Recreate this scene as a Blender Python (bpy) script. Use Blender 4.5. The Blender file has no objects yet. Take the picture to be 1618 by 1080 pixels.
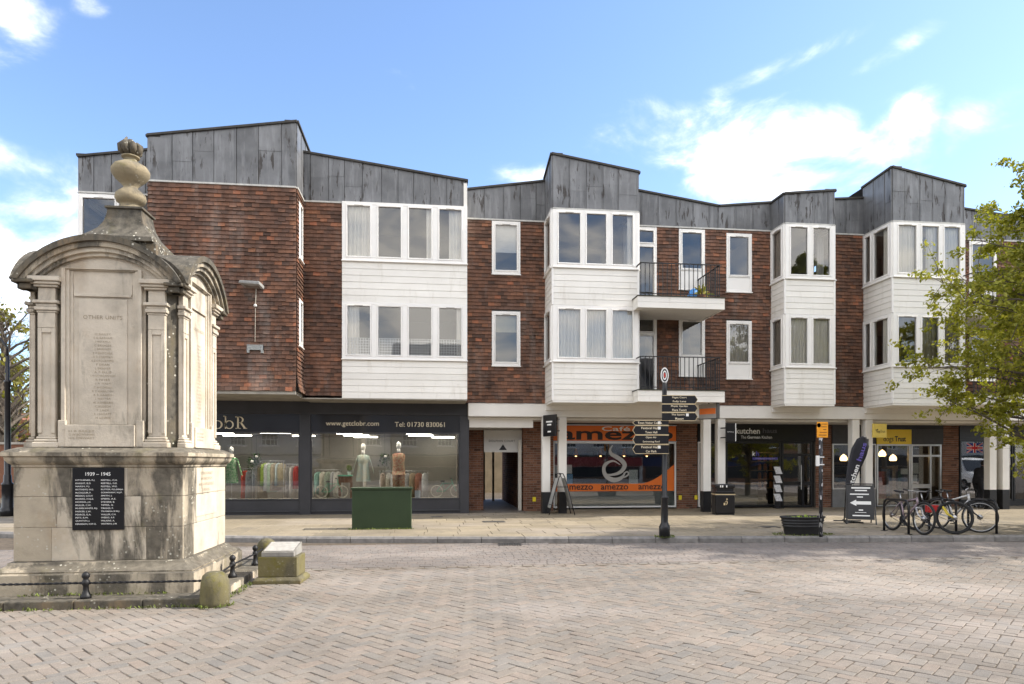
import bpy, math, random
import numpy as np
from mathutils import Vector, Matrix
random.seed(7); RS = np.random.RandomState(11)
scene = bpy.context.scene
COL = scene.collection
# ---------------------------------------------------------------- camera
TH = math.radians(6.7); S_, C_ = math.sin(TH), math.cos(TH); F = 1080.0; H = 1.7; HZ = 730.0
cam_d = bpy.data.cameras.new("camera"); cam = bpy.data.objects.new("camera", cam_d); COL.objects.link(cam)
cam.location = (0, 0, H); cam.rotation_euler = (math.radians(90), 0, -TH)
cam_d.lens = 24.03; cam_d.sensor_width = 36; cam_d.shift_y = 190 / 1618; cam_d.clip_end = 2000; cam_d.clip_start = .05
scene.camera = cam
def XY(px, Y):                      # photo column -> X on the vertical plane at depth Y
    u = (px - 809) / F; return Y * (S_ + u * C_) / (C_ - u * S_)
def ZP(px, py, Y):
    u = (px - 809) / F; return H + Y / (C_ - u * S_) * (HZ - py) / F
def GP(px, py, z=.12):              # photo pixel -> point on a horizontal plane
    u = (px - 809) / F; t = (H - z) * F / (py - HZ); return (t * (S_ + u * C_), t * (C_ - u * S_))
def direc(px, py):
    u = (px - 809) / F; return Vector((S_ + u * C_, C_ - u * S_, (HZ - py) / F)).normalized()
# ---------------------------------------------------------------- sky and sun
SUN_EL, SUN_AZ = math.radians(41), math.radians(-1.5)      # azimuth measured from +X towards +Y
SUN = Vector((math.cos(SUN_EL) * math.cos(SUN_AZ), math.cos(SUN_EL) * math.sin(SUN_AZ), math.sin(SUN_EL)))
world = bpy.data.worlds.new("World"); scene.world = world; world.use_nodes = True
wt = world.node_tree; wn = wt.nodes; wn.clear()
def WN(t, **k):
    n = wn.new(t)
    for a, b in k.items(): setattr(n, a, b)
    return n
def wmath(op, a, b=None, c=None, clamp=False):
    n = WN('ShaderNodeMath', operation=op, use_clamp=clamp)
    for i, v in enumerate((a, b, c)):
        if v is None: continue
        if isinstance(v, (int, float)): n.inputs[i].default_value = v
        else: wt.links.new(v, n.inputs[i])
    return n.outputs[0]
def wdot(a, vec):
    n = WN('ShaderNodeVectorMath', operation='DOT_PRODUCT'); wt.links.new(a, n.inputs[0]); n.inputs[1].default_value = vec
    return n.outputs['Value']
sky = WN('ShaderNodeTexSky', sky_type='NISHITA', sun_disc=False)
sky.sun_elevation = SUN_EL; sky.sun_rotation = math.pi / 2 - SUN_AZ
sky.air_density = 1.0; sky.dust_density = .6; sky.ozone_density = 1.0
tc = WN('ShaderNodeTexCoord'); D_ = tc.outputs['Generated']
def wnoise(scale, detail, rough, stretch, dist=0., off=0.):
    mp = WN('ShaderNodeMapping'); wt.links.new(D_, mp.inputs[0]); mp.inputs['Scale'].default_value = stretch; mp.inputs['Location'].default_value = (off, off * .7, off * .3)
    n = WN('ShaderNodeTexNoise'); wt.links.new(mp.outputs[0], n.inputs['Vector'])
    n.inputs['Scale'].default_value = scale; n.inputs['Detail'].default_value = detail; n.inputs['Roughness'].default_value = rough; n.inputs['Distortion'].default_value = dist
    return n.outputs['Fac']
fine = wnoise(7.5, 8, .58, (1, 1, 1.9), .35, 1.3)
broad = wnoise(2.3, 6, .55, (1, 1, 2.2), .3, 4.2)
blobs = None
for (px, py, wa, wb, s, rot) in ((1190, 222, 215, 46, .95, -2), (1235, 280, 110, 40, .75, 0), (1440, 215, 36, 48, .55, 15), (1545, 195, 50, 34, .5, 28), (1290, 82, 110, 13, .42, 22), (1440, 60, 50, 16, .5, 30),
                             (110, 330, 105, 60, .75, 15), (50, 440, 190, 85, .95, 0), (30, 262, 70, 26, .6, -20), (18, 30, 55, 40, .62, 20), (832, 276, 62, 17, .6, 0), (140, 8, 22, 12, .45, 0)):
    c = direc(px, py); r = Vector((C_, -S_, 0)); up = c.cross(r); up = up if up.z > 0 else -up; r = up.cross(c) if up.cross(c).dot(r) > 0 else -up.cross(c)
    a_ = math.radians(rot); r2 = r * math.cos(a_) + up * math.sin(a_); u2 = up * math.cos(a_) - r * math.sin(a_)
    k = Vector((px - 809, HZ - py, F)).length
    w = wdot(D_, c); a = wmath('DIVIDE', wdot(D_, r2 * k / wa), w); b = wmath('DIVIDE', wdot(D_, u2 * k / wb), w)
    q = wmath('ADD', wmath('POWER', wmath('ABSOLUTE', a), 2), wmath('POWER', wmath('ABSOLUTE', b), 2))
    v = wmath('MULTIPLY', wmath('MULTIPLY', wmath('SUBTRACT', 1.35, q), s), wmath('GREATER_THAN', w, .2))
    v = wmath('MAXIMUM', v, -1.3)
    blobs = v if blobs is None else wmath('MAXIMUM', blobs, v)
# cloud cover elsewhere: unseen cloud, made fuller than in view to brighten the facade
front = wmath('SUBTRACT', 1.0, wmath('MULTIPLY', wmath('SUBTRACT', wdot(D_, direc(809, 300)), .3), 2.6, clamp=True), clamp=True)
gen = wmath('SUBTRACT', wmath('MULTIPLY', wmath('SUBTRACT', broad, .27), 5.5), wmath('MULTIPLY', wmath('SUBTRACT', 1.0, front), 4.0))
dens = wmath('ADD', wmath('MAXIMUM', blobs, gen), wmath('MULTIPLY', wmath('SUBTRACT', fine, .50), 5.2))
mr = WN('ShaderNodeMapRange', interpolation_type='SMOOTHSTEP'); wt.links.new(dens, mr.inputs[0])
mr.inputs[1].default_value = -.45; mr.inputs[2].default_value = 2.0
cr = WN('ShaderNodeValToRGB'); wt.links.new(wmath('ADD', wmath('MULTIPLY', fine, .7), wmath('MULTIPLY', broad, .3)), cr.inputs[0])
cr.color_ramp.elements[0].position = .3; cr.color_ramp.elements[0].color = (4.6, 4.5, 4.4, 1); cr.color_ramp.elements[1].position = .6; cr.color_ramp.elements[1].color = (8.6, 8.2, 7.6, 1)
tint = WN('ShaderNodeMix', data_type='RGBA', blend_type='MULTIPLY'); tint.inputs[0].default_value = 1
wt.links.new(sky.outputs[0], tint.inputs[6]); tint.inputs[7].default_value = (.71, .77, .86, 1)
mx = WN('ShaderNodeMix', data_type='RGBA'); wt.links.new(wmath('POWER', mr.outputs[0], 1.9), mx.inputs[0]); wt.links.new(tint.outputs[2], mx.inputs[6]); wt.links.new(cr.outputs[0], mx.inputs[7])
bg = WN('ShaderNodeBackground'); bg.inputs[1].default_value = .15; wt.links.new(mx.outputs[2], bg.inputs[0])
wo = WN('ShaderNodeOutputWorld'); wt.links.new(bg.outputs[0], wo.inputs[0])
sl = bpy.data.lights.new("sun", 'SUN'); sl.energy = 2.8; sl.angle = math.radians(1.2); sl.color = (1, .93, .82)
so = bpy.data.objects.new("sun", sl); COL.objects.link(so); so.rotation_euler = SUN.to_track_quat('Z', 'Y').to_euler(); so.location = (30, 10, 30)
scene.view_settings.view_transform = 'Standard'; scene.view_settings.look = 'None'; scene.view_settings.exposure = 1.3; scene.view_settings.gamma = 1
scene.view_settings.use_curve_mapping = False
scene.render.engine = 'CYCLES'; scene.cycles.use_denoising = True; scene.cycles.max_bounces = 7; scene.cycles.transparent_max_bounces = 16
scene.cycles.sample_clamp_indirect = 6; scene.cycles.caustics_reflective = False; scene.cycles.caustics_refractive = False
# ---------------------------------------------------------------- materials
MATS = {}
class NT:
    def __init__(s, name):
        s.m = bpy.data.materials.new(name); s.m.use_nodes = True; s.t = s.m.node_tree; s.t.nodes.clear()
        s.out = s.n('ShaderNodeOutputMaterial')
    def n(s, t, **k):
        x = s.t.nodes.new(t)
        for a, b in k.items(): setattr(x, a, b)
        return x
    def l(s, a, b): s.t.links.new(a, b)
    def set(s, sock, v):
        if isinstance(v, bpy.types.NodeSocket): s.l(v, sock)
        elif isinstance(v, tuple) and len(v) == 3 and sock.type == 'RGBA': sock.default_value = (*v, 1)
        else: sock.default_value = v
    def pos(s, scale=(1, 1, 1)):
        g = s.n('ShaderNodeNewGeometry'); mp = s.n('ShaderNodeMapping'); s.l(g.outputs['Position'], mp.inputs[0]); mp.inputs['Scale'].default_value = scale
        return mp.outputs[0]
    def noise(s, scale, detail=4, rough=.55, stretch=(1, 1, 1), dist=0):
        x = s.n('ShaderNodeTexNoise'); s.l(s.pos(stretch), x.inputs['Vector']); x.inputs['Scale'].default_value = scale
        x.inputs['Detail'].default_value = detail; x.inputs['Roughness'].default_value = rough; x.inputs['Distortion'].default_value = dist
        return x.outputs['Fac']
    def voro(s, scale, stretch=(1, 1, 1)):
        x = s.n('ShaderNodeTexVoronoi'); s.l(s.pos(stretch), x.inputs['Vector']); x.inputs['Scale'].default_value = scale
        return x.outputs['Distance']
    def ramp(s, fac, stops, interp='LINEAR'):
        r = s.n('ShaderNodeValToRGB'); s.l(fac, r.inputs[0]); e = r.color_ramp.elements; r.color_ramp.interpolation = interp
        while len(e) < len(stops): e.new(.5)
        for i, (p, c) in enumerate(stops):
            e[i].position = p; e[i].color = (*c, 1) if isinstance(c, tuple) else (c, c, c, 1)
        return r.outputs[0]
    def mix(s, f, a, b, blend='MIX'):
        x = s.n('ShaderNodeMix', data_type='RGBA', blend_type=blend); s.set(x.inputs[0], f); s.set(x.inputs[6], a); s.set(x.inputs[7], b)
        return x.outputs[2]
    def math(s, op, a, b=0., clamp=False):
        x = s.n('ShaderNodeMath', operation=op, use_clamp=clamp); s.set(x.inputs[0], a); s.set(x.inputs[1], b); return x.outputs[0]
    def rnd(s, kind):
        if kind == 'island': return s.n('ShaderNodeNewGeometry').outputs['Random Per Island']
        return s.n('ShaderNodeObjectInfo').outputs['Random']
    def bump(s, h, strength=.3, dist=.01):
        b = s.n('ShaderNodeBump'); b.inputs['Strength'].default_value = strength; b.inputs['Distance'].default_value = dist; s.l(h, b.inputs['Height']); return b.outputs[0]
    def bsdf(s, col, rough=.7, metallic=0., normal=None, spec=.4, **kw):
        p = s.n('ShaderNodeBsdfPrincipled'); s.set(p.inputs['Base Color'], col); s.set(p.inputs['Roughness'], rough); p.inputs['Metallic'].default_value = metallic
        p.inputs['Specular IOR Level'].default_value = spec
        for k, v in kw.items(): s.set(p.inputs[k.replace('_', ' ')], v)
        if normal is not None: s.l(normal, p.inputs['Normal'])
        s.l(p.outputs[0], s.out.inputs[0]); return p
def pm(name, c, var=.18, scale=6, rough=.7, metallic=0., bump=.0, bs=40, rnd=None, rv=.25, spec=.4):
    """plain painted/stone/cloth surface with soft mottling"""
    if name in MATS: return MATS[name]
    t = NT(name); n = t.noise(scale, 6)
    lo = tuple(x * (1 - var) for x in c); hi = tuple(min(1, x * (1 + var)) for x in c)
    col = t.ramp(n, [(.3, lo), (.7, hi)])
    if rnd:
        col = t.mix(1.0, col, t.ramp(t.rnd(rnd), [(0, 1 - rv), (1, 1 + rv)]), 'MULTIPLY')
    nm = t.bump(t.noise(bs, 5), bump, .01) if bump else None
    t.bsdf(col, rough, metallic, nm, spec); MATS[name] = t.m; return t.m
def emit(name, c, s):
    t = NT(name); e = t.n('ShaderNodeEmission'); t.set(e.inputs[0], c); e.inputs[1].default_value = s; t.l(e.outputs[0], t.out.inputs[0]); return t.m
def glass(name, refl=1.0, tint=(.86, .88, .87), base=.04):
    t = NT(name); fr = t.n('ShaderNodeFresnel'); fr.inputs[0].default_value = 1.5
    f = t.math('ADD', t.math('MULTIPLY', fr.outputs[0], refl), base, True)
    tr = t.n('ShaderNodeBsdfTransparent'); t.set(tr.inputs[0], tint)
    gl = t.n('ShaderNodeBsdfGlossy'); gl.inputs['Roughness'].default_value = .0; t.l(t.bump(t.noise(1.1, 2), .02, .05), gl.inputs['Normal'])
    m = t.n('ShaderNodeMixShader'); t.l(f, m.inputs[0]); t.l(tr.outputs[0], m.inputs[1]); t.l(gl.outputs[0], m.inputs[2]); t.l(m.outputs[0], t.out.inputs[0]); return t.m
G_WIN = glass('window_glass', 1.0, (.94, .95, .95), .10); G_SHOP = glass('shop_glass', 1.0, (.92, .93, .92), .085); G_FROST = None
def m_tile(kind):
    t = NT('clay_tile_' + kind); r = t.rnd(kind)
    col = t.ramp(r, [(0, (.066, .040, .030)), (.2, (.105, .056, .038)), (.38, (.145, .072, .046)), (.54, (.092, .056, .043)), (.7, (.16, .078, .048)), (.84, (.12, .07, .052)), (.955, (.2, .092, .052)), (1, (.26, .10, .055))])
    col = t.mix(.5, col, t.ramp(t.noise(9, 5, .6), [(.3, .55), (.7, 1.4)]), 'MULTIPLY')
    big = t.noise(.6, 6, .65, (1, 1, .4), .5); col = t.mix(.75, col, t.ramp(big, [(.32, .55), (.6, 1.4)]), 'MULTIPLY')
    lime = t.math('MULTIPLY', t.ramp(t.noise(1.5, 6, .65, (1, 1, .22)), [(.54, 0.), (.7, 1.)]), .42)
    col = t.mix(lime, col, (.27, .23, .20))
    moss = t.math('MULTIPLY', t.ramp(t.noise(2.2, 6, .7), [(.6, 0.), (.75, 1.)]), .3); col = t.mix(moss, col, (.09, .085, .04))
    t.bsdf(col, .82, 0, t.bump(t.noise(60, 4), .35, .004), .25); return t.m
T_ISL, T_OBJ = m_tile('island'), m_tile('object')
def m_lead():
    t = NT('lead_sheet'); col = t.ramp(t.noise(1.6, 6, .6), [(.3, (.115, .117, .122)), (.7, (.19, .193, .2))])
    col = t.mix(1., col, t.ramp(t.rnd('object'), [(0, .88), (1, 1.13)]), 'MULTIPLY')
    st = t.noise(6, 7, .68, (1, 1, .12)); col = t.mix(t.ramp(st, [(.5, 0.), (.62, .38)]), col, (.29, .295, .305))
    fl = t.math('MULTIPLY', t.ramp(t.noise(8, 6, .64, (1, 1, .17), .35), [(.565, 0.), (.595, 1.)]), t.ramp(t.noise(.9, 3), [(.46, 0.), (.56, 1.)]))
    col = t.mix(t.math('MULTIPLY', fl, .9), col, (.045, .038, .034))
    t.bsdf(col, .5, .2, t.bump(t.noise(3, 4), .35, .03), .35); return t.m
LEAD = m_lead()
def m_stone(name, base, dark=.5, spots=.5, moss=.15, oscale=1.0, thr=.478):
    t = NT(name); col = t.ramp(t.noise(2.4, 7, .62), [(.28, tuple(x * .74 for x in base)), (.5, base), (.74, tuple(min(1, x * 1.18) for x in base))])
    g = t.n('ShaderNodeNewGeometry'); nz = t.n('ShaderNodeSeparateXYZ'); t.l(g.outputs['Normal'], nz.inputs[0])
    or_ = t.ramp(t.noise(1.7, 5, .6, (1, 1, .6)), [(.55, 0.), (.7, 1.)]); col = t.mix(t.math('MULTIPLY', or_, .35), col, (.38, .25, .13))
    # algae and soot: patchy runs, heavier where rain lands on ledges
    soot = t.noise(2.1 * oscale, 8, .68, (1, 1, .28), .3)
    f = t.ramp(t.math('ADD', soot, t.math('MULTIPLY', t.math('MAXIMUM', nz.outputs[2], 0.), .16)), [(thr, 0.), (thr + .1, 1.)])
    col = t.mix(t.math('MULTIPLY', f, dark), col, t.ramp(t.noise(12, 5), [(.3, (.05, .047, .04)), (.7, (.15, .135, .11))]))
    ms = t.ramp(t.noise(2.9, 6, .7), [(.55, 0.), (.68, 1.)]); col = t.mix(t.math('MULTIPLY', ms, moss), col, (.15, .135, .022))
    vo = t.voro(17); sp = t.math('MULTIPLY', t.ramp(vo, [(.17, 1.), (.25, 0.)]), t.ramp(t.noise(2.3, 4), [(.52, 0.), (.62, 1.)]))
    col = t.mix(t.math('MULTIPLY', sp, spots), col, (.55, .53, .45))
    t.bsdf(col, .9, 0, t.bump(t.math('ADD', t.noise(26, 6, .65), t.math('MULTIPLY', t.noise(160, 3), .4)), .5, .012), .2); return t.m
STONE = m_stone('limestone', (.56, .495, .395), .9, .7, .14); STONE_CLEAN = m_stone('limestone_panel', (.585, .52, .425), .5, .15, .03, 1., .545)
STONE_DARK = m_stone('weathered_limestone', (.135, .115, .085), .95, .95, .2, 1.6, .43); STONE_STAIN = m_stone('stained_limestone', (.44, .38, .29), .88, .95, .2, 1.1, .452); STONE_MOSS = m_stone('mossy_stone', (.17, .15, .075), .6, .2, .9)
def m_paver(kind, cols, speck=.35):
    t = NT('paver_' + kind + str(len(MATS))); MATS[t.m.name] = t.m
    col = t.ramp(t.rnd(kind), [(i / (len(cols) - 1), c) for i, c in enumerate(cols)])
    col = t.mix(.75, col, t.ramp(t.noise(.5, 5), [(.3, .72), (.7, 1.22)]), 'MULTIPLY')
    col = t.mix(.6, col, t.ramp(t.noise(9, 6, .7), [(.3, .78), (.7, 1.2)]), 'MULTIPLY')
    col = t.mix(speck, col, t.ramp(t.noise(110, 4, .75), [(.36, .4), (.5, 1.), (.62, 1.8)]), 'MULTIPLY')
    dk = t.ramp(t.noise(.8, 7, .72, (1, 1, 1), .6), [(.54, 0.), (.68, 1.)]); col = t.mix(t.math('MULTIPLY', dk, .38), col, (.11, .098, .088))
    vg = t.voro(2.3); gum = t.math('MULTIPLY', t.ramp(vg, [(.035, 1.), (.05, 0.)]), t.ramp(t.noise(1.3, 2), [(.45, 0.), (.5, 1.)])); col = t.mix(t.math('MULTIPLY', gum, .55), col, (.46, .44, .41))
    wear = t.ramp(t.noise(.23, 4, .6, (1, 1.6, 1)), [(.5, 0.), (.62, 1.)]); col = t.mix(t.math('MULTIPLY', wear, .3), col, (.42, .37, .33))
    t.bsdf(col, .85, 0, t.bump(t.noise(120, 4, .7), .6, .004), .25); return t.m
PVC = [(.19, .166, .140), (.222, .190, .157), (.20, .182, .158), (.232, .19, .155), (.21, .184, .156), (.182, .168, .15), (.24, .202, .167)]
RDC = [(.17, .152, .138), (.195, .172, .155), (.21, .178, .155), (.18, .165, .153)]
SLC = [(.235, .198, .14), (.265, .224, .16), (.21, .18, .13), (.275, .232, .166), (.23, .195, .145)]
PV_I, PV_O = m_paver('island', PVC), m_paver('object', PVC); RD_I = m_paver('island', RDC)
SL_O, SL_I = m_paver('object', SLC, .2), m_paver('island', SLC, .2)
KERB = pm('kerb_granite', (.2, .19, .18), .25, 8, .8, 0, .3, 120, 'object', .2)
def m_brick(name, a, b, c):
    t = NT(name); col = t.ramp(t.rnd('island'), [(0, a), (.4, b), (.75, c), (1, tuple(x * .6 for x in a))])
    col = t.mix(.5, col, t.ramp(t.noise(25, 5), [(.3, .6), (.7, 1.35)]), 'MULTIPLY'); t.bsdf(col, .85, 0, t.bump(t.noise(90, 4), .4, .004), .2); return t.m
BRICK = m_brick('brown_brick', (.13, .068, .047), (.19, .09, .058), (.25, .125, .078))
MORTAR = pm('mortar', (.25, .215, .18), .2, 30, .9)
WHITE = pm('white_upvc', (.82, .80, .765), .03, 3, .35, 0, 0, 40)
def m_board():
    t = NT('white_board'); col = t.ramp(t.noise(1.3, 5), [(.3, (.75, .72, .66)), (.7, (.83, .805, .75))])
    col = t.mix(1., col, t.ramp(t.rnd('object'), [(0, .95), (1, 1.03)]), 'MULTIPLY')
    d = t.ramp(t.noise(4, 7, .7, (1, 1, .25)), [(.56, 0.), (.74, 1.)]); col = t.mix(t.math('MULTIPLY', d, .36), col, (.45, .40, .31))
    t.bsdf(col, .45, 0, t.bump(t.noise(14, 4, .6, (.2, .2, 1)), .12, .01), .4); return t.m
BOARD = m_board()
def m_render():
    t = NT('white_masonry_paint'); col = t.ramp(t.noise(.9, 6, .6), [(.3, (.71, .685, .64)), (.7, (.81, .785, .74))]); d = t.ramp(t.noise(3, 7, .7, (1, 1, .2)), [(.6, 0.), (.8, 1.)])
    col = t.mix(t.math('MULTIPLY', d, .3), col, (.4, .37, .3)); t.bsdf(col, .7, 0, t.bump(t.noise(60, 4), .2, .006), .3); return t.m
RENDER = m_render()
CONC = pm('concrete', (.36, .335, .29), .22, 3, .85, 0, .3, 60)
DARKGREY = pm('charcoal_paint', (.045, .045, .05), .12, 3, .38); BLACK = pm('black_paint', (.018, .018, .02), .2, 5, .35); COPING = pm('coping_felt', (.045, .042, .038), .3, 6, .75, 0, .3, 40)
BLACKSIGN = pm('black_sign', (.012, .012, .014), .1, 3, .3); SILVER = pm('aluminium', (.55, .55, .54), .06, 6, .35, .85); ORANGE = pm('orange_vinyl', (.72, .16, .02), .05, 2, .45)
YELLOW = pm('yellow_sign', (.75, .52, .03), .05, 2, .45); GREENBOX = pm('green_cabinet_paint', (.026, .046, .02), .1, 2.2, .45, 0, .1, 30)
CURTAIN = pm('white_curtain', (.92, .88, .80), .03, 4, .9); CREAM = pm('cream_blind', (.62, .56, .4), .05, 4, .8); GREYCURT = pm('grey_net_curtain', (.5, .46, .41), .08, 4, .9)
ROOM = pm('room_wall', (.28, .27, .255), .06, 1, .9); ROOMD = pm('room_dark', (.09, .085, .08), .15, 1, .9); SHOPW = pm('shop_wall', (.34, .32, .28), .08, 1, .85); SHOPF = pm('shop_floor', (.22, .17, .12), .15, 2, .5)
CREAMTXT = pm('cream_letter', (.78, .68, .5), .02, 2, .5); WHITETXT = pm('white_letter', (.82, .82, .8), .02, 2, .5); GREYTXT = pm('grey_letter', (.10, .10, .115), .02, 2, .5); PURPLE = pm('purple_letter', (.09, .08, .32), .05, 2, .5)
LAMP = emit('lit_tube', (1, .93, .8), 10.0); SPOT = emit('lit_spot', (1, .9, .75), 330.0); WARM = emit('lit_pendant', (1, .62, .25), 3.2)
def m_lace():
    t = NT('lace_net'); v = t.n('ShaderNodeTexVoronoi', feature='DISTANCE_TO_EDGE'); t.l(t.pos(), v.inputs['Vector']); v.inputs['Scale'].default_value = 13; v.inputs['Randomness'].default_value = .15
    f = t.ramp(v.outputs['Distance'], [(.16, 1.), (.2, 0.)], 'CONSTANT'); d = t.n('ShaderNodeBsdfDiffuse'); t.set(d.inputs[0], (.75, .75, .74)); tr = t.n('ShaderNodeBsdfTransparent')
    m = t.n('ShaderNodeMixShader'); t.l(t.math('MAXIMUM', f, .12), m.inputs[0]); t.l(tr.outputs[0], m.inputs[1]); t.l(d.outputs[0], m.inputs[2]); t.l(m.outputs[0], t.out.inputs[0]); return t.m
LACE = m_lace()
# ---------------------------------------------------------------- mesh helpers
WORLDP = {}
def pinv(parent):
    return Matrix.Translation(-Vector(WORLDP[parent.name])) if parent.name in WORLDP else Matrix()
def tag(o, label=None, cat=None, group=None, kind=None):
    if label: o['label'] = label
    if cat: o['category'] = cat
    if group: o['group'] = group
    if kind: o['kind'] = kind
    return o
def thing(name, label, cat, loc=(0, 0, 0), rz=None, group=None):
    """an Empty at the thing's base; rz None = parts are given in world coordinates, else in the thing's own"""
    o = bpy.data.objects.new(name, None); o.empty_display_size = .2; COL.objects.link(o); o.location = loc
    if rz is None: WORLDP[o.name] = loc
    else: o.rotation_euler = (0, 0, rz)
    return tag(o, label, cat, group)
def link(name, me, parent=None, mat=None):
    o = bpy.data.objects.new(name, me); COL.objects.link(o)
    if mat is not None and not me.materials:
        for m in (mat if isinstance(mat, (list, tuple)) else [mat]): me.materials.append(m)
    if parent is not None: o.parent = parent; o.matrix_parent_inverse = pinv(parent)
    return o
class Fr:
    """a wall frame: s runs along the wall (left to right seen from outside), o points out of it"""
    def __init__(s, x0, y0, x1, y1):
        s.p = Vector((x0, y0)); d = Vector((x1 - x0, y1 - y0)); s.L = d.length; s.d = d / s.L; s.n = Vector((s.d.y, -s.d.x))
    def __call__(s, a, o, z):
        q = s.p + s.d * a + s.n * o; return (q.x, q.y, z)
class MB:
    def __init__(s): s.v = []; s.f = []; s.mi = []; s.cur = 0
    def add(s, vs, fs):
        b = len(s.v); s.v.extend(tuple(x) for x in vs); s.f.extend(tuple(b + i for i in f) for f in fs); s.mi.extend([s.cur] * len(fs)); return s
    BF = ((0, 3, 2, 1), (4, 5, 6, 7), (0, 1, 5, 4), (1, 2, 6, 5), (2, 3, 7, 6), (3, 0, 4, 7))
    def box(s, x0, x1, y0, y1, z0, z1):
        return s.add([(x0, y0, z0), (x1, y0, z0), (x1, y1, z0), (x0, y1, z0), (x0, y0, z1), (x1, y0, z1), (x1, y1, z1), (x0, y1, z1)], s.BF)
    def fbox(s, fr, s0, s1, o0, o1, z0, z1, z1b=None):
        """box in a wall frame; z1b = height of the top at s1 when the top slopes"""
        zb = z1 if z1b is None else z1b
        return s.add([fr(s0, o1, z0), fr(s1, o1, z0), fr(s1, o0, z0), fr(s0, o0, z0), fr(s0, o1, z1), fr(s1, o1, zb), fr(s1, o0, zb), fr(s0, o0, z1)], s.BF)
    def prism(s, poly, vec):
        n = len(poly); vec = Vector(vec); a = [Vector(p) for p in poly]
        return s.add(a + [p + vec for p in a], [tuple(range(n))[::-1], tuple(range(n, 2 * n))] + [(i, (i + 1) % n, n + (i + 1) % n, n + i) for i in range(n)])
    def loft(s, rings, cap=True, closed=True):
        n = len(rings[0]); b = len(s.v); vs = [p for r in rings for p in r]; fs = []
        for k in range(len(rings) - 1):
            for i in range(n if closed else n - 1):
                j = (i + 1) % n; fs.append((k * n + i, k * n + j, (k + 1) * n + j, (k + 1) * n + i))
        if cap: fs += [tuple(range(n))[::-1], tuple(range((len(rings) - 1) * n, len(rings) * n))]
        return s.add(vs, fs)
    def tube(s, pts, r, n=8, closed=False, cap=True):
        P = [Vector(p) for p in pts]; m = len(P); R = r if isinstance(r, (list, tuple)) else [r] * m; rings = []; prev = None
        for i, p in enumerate(P):
            if closed: t = P[(i + 1) % m] - P[i - 1]
            else: t = P[min(i + 1, m - 1)] - P[max(i - 1, 0)]
            t = t.normalized() if t.length > 1e-9 else Vector((0, 0, 1))
            if prev is None: a = t.orthogonal().normalized()
            else:
                a = prev - t * prev.dot(t); a = a.normalized() if a.length > 1e-6 else t.orthogonal().normalized()
            prev = a; b = t.cross(a)
            rings.append([p + (a * math.cos(2 * math.pi * k / n) + b * math.sin(2 * math.pi * k / n)) * R[i] for k in range(n)])
        if closed: rings.append(rings[0]); return s.loft(rings, False)
        return s.loft(rings, cap)
    def lathe(s, prof, c=(0, 0, 0), n=20, sy=1., rot=0.):
        c = Vector(c)
        return s.loft([[c + Vector((max(r, 1e-4) * math.cos(2 * math.pi * k / n + rot), sy * max(r, 1e-4) * math.sin(2 * math.pi * k / n + rot), z)) for k in range(n)] for r, z in prof])
    def ball(s, c, rx, ry=None, rz=None, n=12, m=8):
        ry = ry or rx; rz = rz or rx; c = Vector(c)
        return s.loft([[c + Vector((rx * math.sin(math.pi * (j + .02) / (m + .04)) * math.cos(2 * math.pi * k / n), ry * math.sin(math.pi * (j + .02) / (m + .04)) * math.sin(2 * math.pi * k / n), -rz * math.cos(math.pi * j / m))) for k in range(n)] for j in range(m + 1)])
    def mesh(s, name, mat=None, smooth=False):
        me = bpy.data.meshes.new(name); me.from_pydata(s.v, [], s.f); me.update()
        for m in (mat if isinstance(mat, (list, tuple)) else [mat] if mat else []): me.materials.append(m)
        if isinstance(mat, (list, tuple)): me.polygons.foreach_set('material_index', s.mi)
        if smooth: me.polygons.foreach_set('use_smooth', [True] * len(me.polygons))
        return me
    def build(s, name, mat, parent=None, smooth=False, bevel=0., seg=2):
        o = link(name, s.mesh(name, mat, smooth), parent)
        if bevel:
            b = o.modifiers.new('bevel', 'BEVEL'); b.width = bevel; b.segments = seg; b.limit_method = 'ANGLE'; b.angle_limit = math.radians(40)
        return o
def smooth_angle(o, deg=40):
    me = o.data; me.polygons.foreach_set('use_smooth', [True] * len(me.polygons))
    try: me.set_sharp_from_angle(angle=math.radians(deg))
    except Exception: pass
    return o
def text(body, name, mat, parent, P0, right, up, w=None, h=None, align='C', depth=.004, bold=0., spacing=1.0, shear=0.):
    """flat lettering: fitted to width w and/or height h, P0 = centre (C), left (L) or right (R) end at mid height"""
    cu = bpy.data.curves.new(name, 'FONT'); cu.body = body; cu.extrude = .0; cu.offset = bold; cu.space_character = spacing; cu.resolution_u = 3; cu.align_x = 'CENTER' if align == 'C' else 'LEFT'; cu.shear = shear
    tmp = bpy.data.objects.new('tmp', cu); me = bpy.data.meshes.new_from_object(tmp); bpy.data.objects.remove(tmp); bpy.data.curves.remove(cu)
    n = len(me.vertices); co = np.empty(n * 3); me.vertices.foreach_get('co', co); co = co.reshape(-1, 3)
    lo, hi = co.min(0), co.max(0); sx = (w / (hi[0] - lo[0])) if w else None; sy = (h / (hi[1] - lo[1])) if h else None
    sx = sx or sy; sy = sy or sx
    ax = (lo[0] + hi[0]) / 2 if align == 'C' else lo[0] if align == 'L' else hi[0]
    X = (co[:, 0] - ax) * sx; Yv = (co[:, 1] - (lo[1] + hi[1]) / 2) * sy
    r = np.array(right, float); u = np.array(up, float); nn = np.cross(r, u)
    me.vertices.foreach_set('co', (np.array(P0, float) + X[:, None] * r + Yv[:, None] * u + nn * depth).ravel()); me.update()
    me.materials.clear(); me.materials.append(mat); me.name = name
    return link(name, me, parent)
R3 = (1, 0, 0); U3 = (0, 0, 1)
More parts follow.
